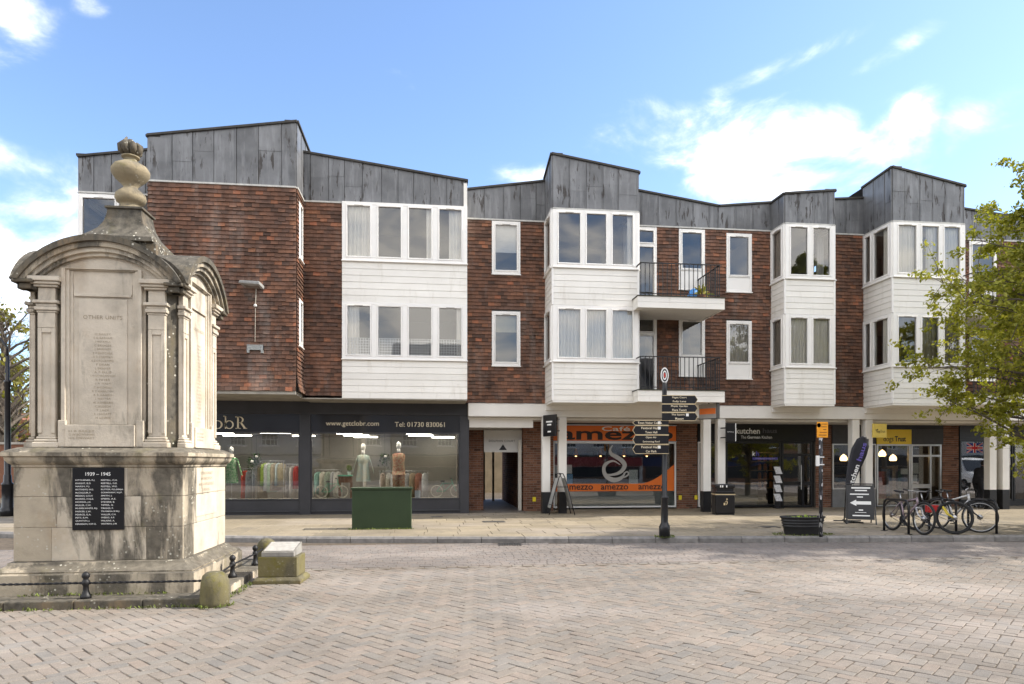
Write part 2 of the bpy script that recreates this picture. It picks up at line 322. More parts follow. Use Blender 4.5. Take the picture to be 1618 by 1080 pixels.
# ================================================================ GROUND
KP = [(-60, 33), (-30, 24), (-9.6, 16.6), (-6, 15.5), (-2.7, 14.85), (1, 14.35), (5, 13.95), (9, 13.6), (12.4, 13.35), (18, 13.0), (40, 12.0), (90, 10)]
def kerb_y(x):
    for (a, b), (c, d) in zip(KP, KP[1:]):
        if a <= x <= c: return b + (d - b) * (x - a) / (c - a)
    return KP[0][1] if x < KP[0][0] else KP[-1][1]
JOINT = NT('jointing_sand'); _c = JOINT.ramp(JOINT.noise(6, 6, .7), [(.35, (.085, .07, .056)), (.6, (.14, .115, .09)), (.75, (.12, .11, .05))]); JOINT.bsdf(_c, .95, 0, JOINT.bump(JOINT.noise(120, 3), .5, .004), .1)
FARG = m_paver('island', [(.25, .22, .2), (.26, .225, .2)])
g = MB(); g.add([(-400, -400, -.03), (400, -400, -.03), (400, 900, -.03), (-400, 900, -.03)], [(0, 1, 2, 3)])
ground = tag(g.build('ground', FARG), kind='structure')
sq = MB(); sq.add([(-16, 1.2, -.0055), (20, 1.2, -.0055), (20, 22, -.0055), (-16, 22, -.0055)], [(0, 1, 2, 3)])
square = tag(sq.build('square', JOINT.m), kind='structure')
def paver_mesh(L, W, zt=0., ch=.006, dep=.03):
    a, b = L / 2, W / 2; v = []
    for (x, y, z) in ((a, b, zt - dep), (a, b, zt - ch), (a - ch, b - ch, zt)): v += [(-x, -y, z), (x, -y, z), (x, y, z), (-x, y, z)]
    f = [(8, 9, 10, 11)] + [(k + i, k + (i + 1) % 4, k + 4 + (i + 1) % 4, k + 4 + i) for k in (0, 4) for i in range(4)]
    return np.array(v), f
PVV, PVF = paver_mesh(.2 - .0055, .1 - .0055)
def scatter(base_v, base_f, mats4):
    """many copies of one small mesh baked into one"""
    n = len(mats4); k = len(base_v); V = np.concatenate([base_v, np.ones((k, 1))], 1); A = np.einsum('nij,kj->nki', np.array(mats4)[:, :3, :], V).reshape(-1, 3)
    fs = np.array([list(f) + [-1] * (4 - len(f)) for f in base_f])
    allf = (fs[None] + (np.arange(n) * k)[:, None, None])
    faces = []
    quad = (fs[:, 3] >= 0)
    me_f = [tuple(int(q) for q in r) if quad[j % len(base_f)] else tuple(int(q) for q in r[:3]) for j, r in enumerate(allf.reshape(-1, 4))]
    return A, me_f
def mat4(x, y, z, rz, tx=0., ty=0.):
    return np.array(Matrix.Translation((x, y, z)) @ Matrix.Rotation(rz, 4, 'Z') @ Matrix.Rotation(tx, 4, 'X') @ Matrix.Rotation(ty, 4, 'Y'))
near, road, cand = [], [], []
BAND = 11.15
def in_view(x, y, m=1.3): return XY(-40, y) - m < x < XY(1660, y) + m
# tumbled setts in herringbone bond across the square
CW = .114; rsp = np.random.RandomState(3); ang = math.radians(41); ca, sa = math.cos(ang), math.sin(ang)
for iy in range(-225, 225):
    for ix in range(-225, 245):
        d = (ix - iy) % 4
        if d == 0: cx, cy, r = ix + 1., iy + .5, 0.
        elif d == 3: cx, cy, r = ix + .5, iy + 1., math.pi / 2
        else: continue
        cx *= CW; cy *= CW; x = cx * ca - cy * sa + 2; y = cx * sa + cy * ca + 8
        if not (3.3 < y < BAND - .1) or not in_view(x, y): continue
        if -5.5 < x < -2.72 and 8.55 < y < 11.7: continue
        cand.append((y, (x + rsp.normal(0, .0018), y + rsp.normal(0, .0018), rsp.normal(0, .0016), ang + r + rsp.normal(0, .010), rsp.normal(0, .006), rsp.normal(0, .006)), CW * 2))
for r in range(26):
    y = BAND + .16 + r * .118; x = -14 + rsp.uniform(0, .2)
    while x < 20:
        L = (.13, .17, .21)[rsp.randint(3)]
        if y < kerb_y(x) - .07 and in_view(x, y) and not (-5.5 < x < -2.7 and y < 11.7): road.append(((x + L / 2, y, rsp.normal(0, .0015), rsp.normal(0, .006), rsp.normal(0, .005), rsp.normal(0, .005)), L))
        x += L
bandp = [((-14 + .178 * i + .084, BAND, .001, rsp.normal(0, .008), 0., 0.), .172) for i in range(190) if in_view(-14 + .178 * i, BAND) and not (-5.6 < -14 + .178 * i < -2.7)]
def sett(L, W, rs, ch=.005, zt=0., dep=.03, gap=.0058):
    a, b = (L - gap) / 2, (W - gap) / 2; q = [(-a, -b), (a, -b), (a, b), (-a, b)]; q = [(x + rs.normal(0, .0022), y + rs.normal(0, .0022)) for x, y in q]; P = []
    for i in range(4):                       # corners knocked off by tumbling
        (x0, y0), (x1, y1), (x2, y2) = q[i - 1], q[i], q[(i + 1) % 4]; k = abs(rs.normal(.009, .005)) + .002; d0 = math.hypot(x0 - x1, y0 - y1); d2 = math.hypot(x2 - x1, y2 - y1)
        P += [(x1 + (x0 - x1) / d0 * k, y1 + (y0 - y1) / d0 * k), (x1 + (x2 - x1) / d2 * k, y1 + (y2 - y1) / d2 * k)]
    ins = [(x * (1 - ch / max(abs(a), .03)), y * (1 - ch / max(abs(b), .03))) for x, y in P]; n = 8
    v = [(x, y, zt - dep) for x, y in P] + [(x, y, zt - ch * .7) for x, y in P] + [(x, y, zt) for x, y in ins]
    return v, [tuple(range(16, 24))] + [(k + i, k + (i + 1) % n, k + n + (i + 1) % n, k + n + i) for k in (0, 8) for i in range(n)]
cand.sort(key=lambda c: c[0] + (0 if in_view(c[1][0], c[1][1], -.1) and c[0] > 4.75 else 100))
SETTS = {}
for L in (CW * 2,):
    SETTS[L] = []
    for k in range(14):
        v, fcs = sett(L, CW, rsp); me = bpy.data.meshes.new('paver'); me.from_pydata(v, [], fcs); me.materials.append(PV_O); SETTS[L].append(me)
for y, m, L in cand[:300]:
    o = link('paver', SETTS[L][rsp.randint(14)], square); o.location = m[:3]; o.rotation_euler = (m[4], m[5], m[3])
def setts(name, items, W, mat, parent, ch=.005):
    V, Fc = [], []
    for m, L in items:
        v, fcs = sett(L, W, rsp, ch); M4 = mat4(*m); A = np.concatenate([np.array(v), np.ones((len(v), 1))], 1) @ M4[:3].T; b = len(V); V += A.tolist(); Fc += [tuple(b + i for i in q) for q in fcs]
    me = bpy.data.meshes.new(name); me.from_pydata(V, [], Fc); me.materials.append(mat); return tag(link(name, me, parent), kind='stuff')
setts('small_pavers', [(m, L) for _, m, L in cand[300:]] + bandp, CW, PV_I, square)
setts('road_pavers', road, .118, RD_I, square, .005)
def baked(name, mats, bv, bf, mat, parent):
    A, fc = scatter(bv, bf, mats); me = bpy.data.meshes.new(name); me.from_pydata(A.tolist(), [], fc); me.materials.append(mat)
    return tag(link(name, me, parent), kind='stuff')
# pavement
pv = MB(); pts = [(x, kerb_y(x) + .1) for x in (-60, -30, -9.6, -6, -2.7, 1, 5, 9, 12.4, 18, 40, 90)]
pv.add([(x, y, .095) for x, y in pts] + [(x, 40, .095) for x, y in pts], [(i, i + 1, len(pts) + i + 1, len(pts) + i) for i in range(len(pts) - 1)])
pavement = tag(pv.build('pavement', JOINT.m), kind='structure')
slabs = []
y = 12.6; row = 0
while y < 23.2:
    x = -16 + (row * .37) % .7
    while x < 24:
        L = random.choice((.6, .75, .75, .9)); x1 = x + L
        q = [(x, y), (x1, y), (x1, y + .6), (x, y + .6)]
        lim = 1.95 if x > 6.2 else 0.
        q = [(a, max(b, kerb_y(a) + .14 + lim)) for a, b in q]
        if q[3][1] - q[0][1] > .08 and q[2][1] - q[1][1] > .08 and XY(-40, y) - 1.5 < x < XY(1660, y) + 2 and not (y > 21.2 and x1 < 1.2): slabs.append(q)
        x = x1
    y += .6; row += 1
def slab_geo(mb, q, zt):
    g_ = .004; cx = sum(p[0] for p in q) / 4; cy = sum(p[1] for p in q) / 4
    def ins(d): return [(a + (d if a < cx else -d), b + (d if b < cy else -d)) for a, b in q]
    tl = [RS.normal(0, .0016) for _ in range(4)]
    v = [(a, b, .09) for a, b in ins(g_)] + [(a, b, zt + t - .006) for (a, b), t in zip(ins(g_), tl)] + [(a, b, zt + t) for (a, b), t in zip(ins(g_ + .006), tl)]
    mb.add(v, [(8, 9, 10, 11)] + [(k + i, k + (i + 1) % 4, k + 4 + (i + 1) % 4, k + 4 + i) for k in (0, 4) for i in range(4)])
slabs.sort(key=lambda q: q[0][1] + (0 if in_view(q[0][0] + .3, q[0][1], -.3) and not (-5 < q[0][0] - (-3.9) * q[0][1] / 9.5 < 0) else 50))
rest = MB()
for i, q in enumerate(slabs):
    if i < 298: m = MB(); slab_geo(m, q, .12); m.build('slab', SL_O, pavement)
    else: slab_geo(rest, q, .12)
tag(rest.build('far_slabs', SL_I, pavement), kind='stuff')
blk = []; BV, BF_ = paver_mesh(.15 - .008, .3 - .008, 0., .006, .03)
for i in range(110):
    x = 6.28 + i * .15
    for j in range(-1, 8):
        y = kerb_y(x) + .14 + .15 + j * .3 + (.15 if i % 2 else 0)
        if y - .15 < kerb_y(x) + .1 or y > kerb_y(x) + 2.08: continue
        if in_view(x, y): blk.append(mat4(x, y, .12 + RS.normal(0, .001), RS.normal(0, .006)))
baked('paving_blocks', blk, BV, BF_, SL_I, pavement)
x = -20.
while x < 26:
    x1 = x + .915; a, b = kerb_y(x), kerb_y(x1 - .012); m = MB()
    m.add([(x, a, -.02), (x1 - .012, b, -.02), (x1 - .012, b + .14, -.02), (x, a + .14, -.02), (x, a, .085), (x1 - .012, b, .085), (x1 - .012, b + .14, .125), (x, a + .14, .125), (x, a + .03, .125), (x1 - .012, b + .03, .125)],
          [(0, 1, 5, 4), (4, 5, 9, 8), (8, 9, 6, 7), (1, 2, 6, 9, 5), (3, 0, 4, 8, 7), (2, 3, 7, 6)])
    if in_view(x, a, 2): m.build('kerbstone', KERB, pavement)
    x = x1
# ================================================================ THE PARADE
building = thing('shop_parade', 'long brick-tiled parade with grey lead parapets, white bays and shops below', 'building', (4, 20.8, .12))
B = building
YW, YB, YA, YSH, YS = 20.8, 20.0, 19.05, 21.2, 22.5     # wall, left bay wall, left block, left shopfront, arcade shopfronts
Z_BOT, Z_LEAD = 3.51, 9.13
xA0, xA, xAB, xBC = -9.6, XY(235, YA), XY(468, YA), XY(738, YB)
xC, xD = XY(862, YW), XY(1008, 19.57)
xG0, xG1 = XY(1240, 19.95), XY(1318, 19.95); xI0, xI1 = XY(1410, 19.39), XY(1523, 19.39); xJ = 24.0
TILE = []                                            # every hung tile: frame, s, z, width
def wall(fr, z0, z1, holes, o=(-.14, 0.), mat=None, name='wall'):
    xs = sorted({0., fr.L, *[h[0] for h in holes], *[h[1] for h in holes]}); zs = sorted({z0, z1, *[h[2] for h in holes], *[h[3] for h in holes]})
    m = MB()
    for a, b in zip(xs, xs[1:]):
        for c, d in zip(zs, zs[1:]):
            if any(h[0] - 1e-6 <= a and b <= h[1] + 1e-6 and h[2] - 1e-6 <= c and d <= h[3] + 1e-6 for h in holes): continue
            if d > c and b > a: m.fbox(fr, a, b, o[0], o[1], c, d)
    m.build(name, mat or ROOMD, B)
GA, TW = .108, .195
def tiles(fr, z0, z1, holes, flare=0.):
    n = int((z1 - z0) / GA); ga = (z1 - z0) / n
    for r in range(n):
        z = z0 + r * ga; s = -TW * .5 if r % 2 else 0.
        while s < fr.L - .01:
            a, b = max(s, 0), min(s + TW, fr.L); s += TW
            segs = [(a, b)]
            for h in holes:
                if z + ga * .6 > h[2] and z + ga * .3 < h[3]:
                    ns = []
                    for (p, q) in segs:
                        if h[1] <= p or h[0] >= q: ns.append((p, q)); continue
                        if p < h[0] - .02: ns.append((p, h[0]))
                        if q > h[1] + .02: ns.append((h[1], q))
                    segs = ns
            for p, q in segs:
                if q - p > .02: TILE.append((fr, p, q, z, ga, flare * max(0, 1 - r / 5.) ** 2))
def tile_verts(T, rs=RS):
    fr, p, q, z, ga, fl = T; d = rs.normal(0, .003); o = .040 + abs(rs.normal(0, .006)) + fl; g2 = .0025; t1, t2 = rs.normal(0, .0022, 2)
    zb = z + rs.normal(0, .0045) - (.03 if rs.uniform() < .006 else 0); zt = z + ga + .012
    return [fr(p + g2, .012 + fl, zt), fr(q - g2, .012 + fl, zt), fr(q - g2, o + t1, zb + d), fr(p + g2, o + t2, zb - d * .3), fr(q - g2, .006 + fl, zb + d), fr(p + g2, .006 + fl, zb - d * .3)]
TFACES = ((3, 2, 1, 0), (5, 4, 2, 3), (2, 4, 1), (5, 3, 0))
def lead(fr, z0, za, zb, w=.56, first=None, back=True):
    """sheet-lead parapet made of separate welted sheets under a dark coping; top runs from za to zb"""
    zt = lambda s: za + (zb - za) * s / fr.L
    if back:
        m = MB(); m.fbox(fr, 0, fr.L, -.2, -.004, z0, za - .02, zb - .02); m.build('parapet_wall', ROOMD, B)
    s = 0.; k = 0
    while s < fr.L - .03:
        e = min(fr.L, s + (first if (k == 0 and first) else w * random.uniform(.88, 1.1)))
        if fr.L - e < .16: e = fr.L
        cuts = [z0] + ([z0 + (.5 + .13 * math.sin(k * 1.9 + fr.L)) * (min(zt(s), zt(e)) - z0)] if min(zt(s), zt(e)) - z0 > 1.08 else [])
        for i, c in enumerate(cuts):
            last = i == len(cuts) - 1; m = MB(); o = .016 + random.uniform(0, .01) + .006 * i; g2 = .006
            top = (zt(s), zt(e)) if last else (cuts[i + 1] + .02, cuts[i + 1] + .02)
            m.fbox(fr, s + g2, e - g2, .0, o, c, *top)
            m.fbox(fr, e - g2 - .03, e - g2 - .004, o + .0005, o + .014, c + .004, zt(e - .02) - .01 if last else top[0] - .004)
            m.build('lead_sheet', LEAD, B)
        s = e; k += 1
    m = MB(); m.add([fr(-.03, .075, za), fr(fr.L + .03, .075, zb), fr(fr.L + .03, -.3, zb), fr(-.03, -.3, za), fr(-.03, .075, za + .065), fr(fr.L + .03, .075, zb + .065), fr(fr.L + .03, -.3, zb + .065), fr(-.03, -.3, za + .065)], MB.BF)
    m.build('coping', COPING, B, bevel=.008)
    m = MB(); m.fbox(fr, -.0, fr.L, -.02, .05, z0 - .05, z0 - .006); m.build('drip_flashing', pm('flashing', (.5, .49, .46), .2, 8, .6), B)
def boards(fr, z0, z1, n, name='cladding_board', o=.0):
    h = (z1 - z0) / n
    for i in range(n):
        m = MB(); a = z0 + i * h + .002; b = z0 + (i + 1) * h - .002; d = random.uniform(-.0015, .0015)
        m.add([fr(.0, o + .026 + d, a), fr(fr.L, o + .026 - d, a), fr(fr.L, o + .0, a), fr(0, o + .0, a), fr(0, o + .016 + d, b), fr(fr.L, o + .016 - d, b), fr(fr.L, o + .0, b), fr(0, o + .0, b)], MB.BF)
        m.build(name, BOARD, B)
    m = MB(); m.fbox(fr, 0, fr.L, -.1, o - .002, z0, z1); m.build('bay_wall', pm('bay_backing', (.3, .29, .27), .1), B)
def curtain(fr, s0, s1, z0, z1, parent, mat=None, o=-.09, folds=None, amp=.025):
    n = max(6, int((s1 - s0) / .018)); ph = random.uniform(0, 6); k = folds or (s1 - s0) / .1
    v = []
    for i in range(n + 1):
        s = s0 + (s1 - s0) * i / n; w = amp * math.sin(ph + 2 * math.pi * k * i / n + .8 * math.sin(7.1 * i / n + ph)) + .4 * amp * math.sin(ph * 2 + 23 * i / n)
        v += [fr(s, o + w * 1.2, z0), fr(s, o + w * .75, z1)]
    m = MB(); m.add(v, [(2 * i, 2 * i + 2, 2 * i + 3, 2 * i + 1) for i in range(n)]); m.build('curtain', mat or CURTAIN, parent, smooth=True)
def window(fr, s0, s1, z0, z1, lights=(1,), parent=None, cur=(), posts=(.07, .07), panel=0., lace=0., mul=.075, transom=None, rm=True, depth=2.6, sill=True, name='window', rmg=.3):
    """white frame with sashes and panes; z0..z1 is the frame, panel = height of a solid panel under the glass"""
    parent = parent or B; m = MB(); a, b = s0 + posts[0], s1 - posts[1]; zg0 = z0 + .075 + panel; zg1 = z1 - .075
    m.fbox(fr, s0, a, -.1, .05, z0, z1); m.fbox(fr, b, s1, -.1, .05, z0, z1); m.fbox(fr, a, b, -.1, .048, zg1, z1); m.fbox(fr, a, b, -.1, .048, z0, z0 + .075)
    if panel: m.fbox(fr, a, b, -.1, .03, z0 + .077, zg0 - .03); m.fbox(fr, a, b, -.1, .055, zg0 - .028, zg0)
    tot = sum(lights); n = len(lights); wid = (b - a - mul * (n - 1)) / tot; spans = []; s = a
    for i, l in enumerate(lights):
        spans.append((s, s + l * wid)); s += l * wid
        if i < n - 1: m.fbox(fr, s, s + mul, -.1, .047, z0 + .076, zg1 - .001); s += mul
    win = m.build(name, WHITE, parent, bevel=.006, seg=1)
    if sill: k = MB(); k.fbox(fr, s0 - .015, s1 + .015, -.02, .085, z0 - .035, z0 - .002); k.build('sill', WHITE, win, bevel=.006, seg=1)
    for i, (p, q) in enumerate(spans):
        zz = [(zg0, zg1)] if not transom else [(zg0, transom - .03), (transom + .03, zg1)]
        if transom:
            k = MB(); k.fbox(fr, p, q, -.1, .046, transom - .03, transom + .03); k.build('transom', WHITE, win)
        for (c, d) in zz:
            k = MB(); w = .042; k.fbox(fr, p + .002, p + w, -.03, .062, c + .002, d - .002); k.fbox(fr, q - w, q - .002, -.03, .062, c + .002, d - .002); k.fbox(fr, p + w, q - w, -.03, .061, c + .002, c + w); k.fbox(fr, p + w, q - w, -.03, .061, d - w, d - .002)
            k.build('sash', WHITE, win, bevel=.007, seg=1)
            k = MB(); k.add([fr(p + w - .004, .012, c + w - .004), fr(q - w + .004, .012, c + w - .004), fr(q - w + .004, .012, d - w + .004), fr(p + w - .004, .012, d - w + .004)], [(0, 1, 2, 3)]); k.build('pane', G_WIN, win)
        if (i in (0, n - 1)) and q - p > .35:
            k = MB(); k.fbox(fr, (p + q) / 2 - .12, (p + q) / 2 + .12, .0625, .075, zg1 - .034, zg1 - .016); k.build('trickle_vent', pm('vent_grey', (.45, .44, .42), .05), win)
        c = cur[i] if i < len(cur) else None
        if c:
            full = q - p
            for ch in c:
                if ch == 'L': curtain(fr, p, p + full * .5, z0 + .08, zg1, win)
                if ch == 'l': curtain(fr, p, p + full * .22, z0 + .08, zg1, win)
                if ch == 'R': curtain(fr, q - full * .55, q, z0 + .08, zg1, win)
                if ch == 'r': curtain(fr, q - full * .25, q, z0 + .08, zg1, win)
                if ch == 'F': curtain(fr, p - .02, q + .02, z0 + .08, zg1, win)
                if ch == 'G': curtain(fr, p - .03, q + .03, z0 + .08, zg1, win, GREYCURT)
                if ch in 'Bb':
                    k = MB(); zb = zg1 - (zg1 - zg0) * (.58 if ch == 'B' else .36); k.fbox(fr, p + .01, q - .01, -.1, -.09, zb, zg1)
                    for j in range(5): k.fbox(fr, p + .01, q - .01, -.09, -.086, zb + (zg1 - zb) * j / 5, zb + (zg1 - zb) * j / 5 + .012)
                    k.build('roller_blind', pm('pale_blind', (.72, .72, .69), .03) if ch == 'B' else CREAM, win)
        if lace:
            k = MB(); nn = 20
            k.add([P for j in range(nn + 1) for P in (fr(p + .03 + (q - p - .06) * j / nn, -.06 + .006 * math.sin(j * 2.1), zg0 + .04), fr(p + .03 + (q - p - .06) * j / nn, -.06 + .006 * math.sin(j * 2.1), zg0 + .04 + lace))], [(2 * j, 2 * j + 2, 2 * j + 3, 2 * j + 1) for j in range(nn)]); k.build('lace_panel', LACE, win)
    if rm:
        k = MB(); x0, x1 = s0 - rmg, s1 + rmg; y0, y1 = -depth, -.145; c, d = z0 - .5, z1 + .12
        v = [fr(x0, y1, c), fr(x1, y1, c), fr(x1, y0, c), fr(x0, y0, c), fr(x0, y1, d), fr(x1, y1, d), fr(x1, y0, d), fr(x0, y0, d)]
        k.add(v, [(0, 1, 2, 3), (4, 7, 6, 5), (3, 2, 6, 7), (0, 3, 7, 4), (1, 5, 6, 2)]); k.build('room', ROOM, win)
    return win
ZU0, ZU1, ZM, ZL0 = 7.38, 9.06, 6.25, 4.64          # upper sill, upper head, lower head, lower sill
# --- section A0 (far left, set back, corner window)
f = Fr(xA0, YB, xA, YB); hol = [(.08, 1.02, 7.35, 9.08)]
wall(f, 3.6, 9.08, hol); tiles(f, 3.6, 7.3, [])
window(f, .0, 1.05, 7.35, 9.06, (1,), cur=(), rm=False)
lead(f, Z_LEAD, ZP(142, 247, YB) - .05, ZP(235, 234, YB) - .02, .42)
f = Fr(xA0, 28.5, xA0, YB); hol = [(f.L - 1.7, f.L - .25, 7.35, 9.08)]
wall(f, .1, 9.08, hol); tiles(f, 3.6, 7.3, []); window(f, f.L - 1.7, f.L - .02, 7.35, 9.06, (1,), rm=False); lead(f, Z_LEAD, 10.1, 10.1, .6)
# --- section A (left block, proud)
f = Fr(xA, YA, xAB, YA); wall(f, 3.62, Z_LEAD, []); tiles(f, 3.62, Z_LEAD - .03, [], .06)
lead(f, Z_LEAD + .03, ZP(235, 212, YA) - .065, ZP(465, 190, YA) - .065, .56)
f = Fr(xAB, YA, xAB, YB); hol = [(.22, .74, 4.9, 6.2), (.22, .74, 7.3, 8.85)]; wall(f, 3.62, Z_LEAD, hol); tiles(f, 3.62, Z_LEAD - .03, hol, .06)
for h in hol: window(f, h[0], h[1], h[2], h[3], (1,), sill=True, depth=1.2, rm=False)
f2 = Fr(xAB, YA, xAB, 28.); lead(f2, Z_LEAD + .03, ZP(465, 190, YA) - .065, ZP(465, 190, YA) - .065, .6)
f = Fr(xA, YB + .1, xA, YA); wall(f, 3.62, Z_LEAD, []); tiles(f, 3.62, Z_LEAD - .03, [], .06); f2 = Fr(xA, 28., xA, YA); lead(f2, Z_LEAD + .03, ZP(235, 212, YA) - .065, ZP(235, 212, YA) - .065, .6)
m = MB(); m.box(xA + .01, xAB - .01, YA - .05, YSH + .3, 3.53, 3.615); m.build('soffit', CONC, B)
m = MB(); m.box(xA0, xA, YB - .02, YSH + .3, 3.53, 3.6); m.build('soffit', CONC, B)
# --- section B (wall with the wide four-light bay)
f = Fr(xAB, YB, xBC, YB); b0, b1 = XY(541, YB) - xAB, f.L; s1 = b1 - .0
hol = [(b0, f.L, 3.5, Z_LEAD)]; tiles(f, 3.6, Z_LEAD - .03, hol); wall(f, 3.6, Z_LEAD, [(b0, f.L, 3.6, Z_LEAD)])
lead(f, Z_LEAD + .02, ZP(478, 238, YB) - .065, ZP(738, 284, YB) - .065, .5, first=.22)
fb = Fr(xAB + b0, YB - .06, xBC, YB - .06)
window(fb, 0, fb.L, 7.47, 9.14, (1, 1, 1, 1), cur=('F', '', 'r', 'R'), posts=(.11, .13), mul=.15, depth=3.2, rmg=-.04)
window(fb, 0, fb.L, ZL0 + .02, ZM + .03, (1, 1, 1, 1), cur=('L', '', '', 'r'), posts=(.11, .13), mul=.15, lace=.5, depth=3.2, rmg=-.04)
boards(fb, ZM + .035, 7.43, 6); boards(fb, 3.53, ZL0 - .02, 6)
for x in (xBC,):
    fr_ = Fr(x, YB - .06, x, YW + .05); wall(fr_, 3.52, Z_LEAD + .7, [], (-.1, 0.), BOARD, 'bay_return')
m = MB(); m.box(xAB + .01, xBC - .005, YB - .07, YSH + .3, 3.5, 3.53); m.build('soffit', CONC, B)
# --- section C
f = Fr(xBC, YW, xC, YW); w0, w1 = XY(777, YW) - xBC, XY(822, YW) - xBC; hol = [(w0, w1, 7.45, 9.06), (w0, w1, 4.65, 6.31)]
wall(f, Z_BOT, Z_LEAD, hol); tiles(f, Z_BOT + .01, Z_LEAD - .03, hol); lead(f, Z_LEAD, ZP(738, 298, YW) - .065, ZP(862, 284, YW) - .065, .55)
window(f, w0, w1, 7.45, 9.06, (1,), cur=('B',)); window(f, w0, w1, 4.65, 6.31, (1,), cur=('b',))
# --- bays
def bay(x0, x1, yf, lights, side_lights, za, zb, cu, cl, balcony=False, side_back=None, matl=None):
    ff = Fr(x0, yf, x1, yf); fl = Fr(x0, YW, x0, yf); frr = Fr(x1, yf, x1, YW)
    for (z0, z1, cc) in ((ZU0, ZU1, cu), (ZL0, ZM + .01, cl)):
        window(ff, 0, ff.L, z0, z1, lights, cur=cc, posts=(.13, .13), mul=.11, rm=False)
        window(fl, .03, fl.L + .0, z0, z1, side_lights, cur=('G',) if len(side_lights) == 1 else ('G', 'R'), posts=(.08, .1), mul=.09, rm=False)
        window(frr, 0, frr.L, z0, z1, side_lights, posts=(.1, .08), mul=.09, rm=False)
        k = MB(); a, b, c, d = x0 + .1, x1 - .1, z0 - .35, z1 + .05; y0, y1 = yf + .1, YW + 2.4
        k.add([(a, y0, c), (b, y0, c), (b, y1, c), (a, y1, c), (a, y0, d), (b, y0, d), (b, y1, d), (a, y1, d), (a, YW + .1, c), (b, YW + .1, c), (a, YW + .1, d), (b, YW + .1, d)],
              [(0, 1, 2, 3), (4, 7, 6, 5), (3, 2, 6, 7), (8, 3, 7, 10), (9, 11, 6, 2)]); k.build('room', ROOM, B)
    for fr_, nb in ((ff, 7), (fl, 7), (frr, 7)):
        boards(fr_, ZM + .02, ZU0 - .04, nb - 1); boards(fr_, 3.5, ZL0 - .04, nb)
    for (x, y) in ((x0, yf), (x1, yf)):
        for (z0, z1) in ((ZM + .02, ZU0 - .04), (3.5, ZL0 - .04)):
            k = MB(); k.box(x - .03, x + .03, y - .032, y + .03, z0, z1); k.build('corner_trim', WHITE, B, bevel=.005, seg=1)
    lead(ff, ZU1 + .03, za, zb, .46); 
    lead(fl, ZU1 + .03, za - .02 if side_back is None else side_back, za, .5)
    f2 = Fr(x1, yf, x1, YW); lead(f2, ZU1 + .03, zb, zb - .02, .5)
    k = MB(); k.box(x0 + .0, x1 - .0, yf - .02, YW, 3.44, 3.498); k.build('soffit', RENDER, B)
    k = MB(); k.add([(x0, yf + .05, za), (x1, yf + .05, zb), (x1, 28, zb - .1), (x0, 28, za - .1)], [(0, 1, 2, 3)]); k.build('roof', LEAD, B)
    k = MB(); k.box(x0 - .0, x1, YW - .1, YW + .1, 3.3, 3.44); k.build('bay_beam', RENDER, B)
bay(xC, xD, 19.57, (1, .92, .96), (1,), ZP(873, 241, 19.57) - .065, ZP(1003, 270, 19.57) - .065, ('', '', 'r'), ('F', 'F', 'F'), side_back=ZP(862, 282, YW) - .03)
bay(xG0, xG1, 19.95, (1, 1), (1,), ZP(1240, 304, 19.95) - .065, ZP(1317, 299, 19.95) - .065, ('', 'l'), ('F', 'F'), side_back=ZP(1218, 320, YW) - .06)
bay(xI0, xI1, 19.39, (1, .95, .9), (.45, 1), ZP(1410, 262, 19.39) - .065, ZP(1522, 292, 19.39) - .065, ('F', 'R', 'F'), ('', 'G', 'G'), side_back=ZP(1362, 295, YW) - .05)
# --- wall E/F between the second and third bay
f = Fr(xD, YW, xG0, YW); P = lambda px: XY(px, YW) - xD
d0, d1 = .0, P(1037); e0, e1 = P(1072), P(1113); g0, g1 = P(1147), P(1187)
hol = []
for (lo, hi) in ((3.78, 6.28), (6.5, 9.06)): hol.append((d0, d1, lo, hi))
hol += [(e0, e1, 4.42, 6.25), (e0, e1, 7.15, 9.05), (g0, g1, 4.36, 6.2), (g0, g1, 7.12, 8.98)]
wall(f, Z_BOT, Z_LEAD, hol); tiles(f, Z_BOT + .01, Z_LEAD - .03, hol)
for h in hol[:2]: window(f, h[0], h[1], h[2], h[3], (1,), transom=h[3] - .55, sill=False, name='balcony_door', depth=2)
for i, h in enumerate(hol[2:]): window(f, h[0], h[1], h[2], h[3], (1,), panel=.55 if i < 2 else .42, cur=(('', '', 'G', '')[i],), depth=2)
mid = P(1135); zmid = ZP(1135, 324, YW) - .065; za = ZP(1005, 296, YW) - .065; ze = ZP(1217, 318, YW) - .065
lead(Fr(xD, YW, xD + mid, YW), Z_LEAD, za, zmid, .55); lead(Fr(xD + mid, YW, xG0, YW), Z_LEAD, zmid, ze, .55)
# --- wall H between third and fourth bay, wall J to the right
f = Fr(xG1, YW, xI0, YW); wall(f, Z_BOT, Z_LEAD, []); tiles(f, Z_BOT + .01, Z_LEAD - .03, []); lead(f, Z_LEAD, ZP(1320, 315, YW) - .065, ZP(1362, 311, YW) - .065, .5)
f = Fr(xI1, YW, xJ, YW); hol = [(0., .75, 6.5, 9.06), (0., .75, 3.78, 6.28), (1.35, 2.35, 7.15, 9.05), (1.35, 2.35, 4.42, 6.25), (3.4, 4.4, 7.12, 8.98), (3.4, 4.4, 4.36, 6.2)]
wall(f, Z_BOT, Z_LEAD, hol); tiles(f, Z_BOT + .01, Z_LEAD - .03, hol)
for i, h in enumerate(hol): window(f, h[0], h[1], h[2], h[3], (1,), transom=h[3] - .55 if i < 2 else None, panel=0 if i < 2 else .5, sill=i > 1, name='balcony_door' if i < 2 else 'window', depth=2)
lead(f, Z_LEAD, ZP(1522, 322, YW) - .065, 8.95 + .45, .55)
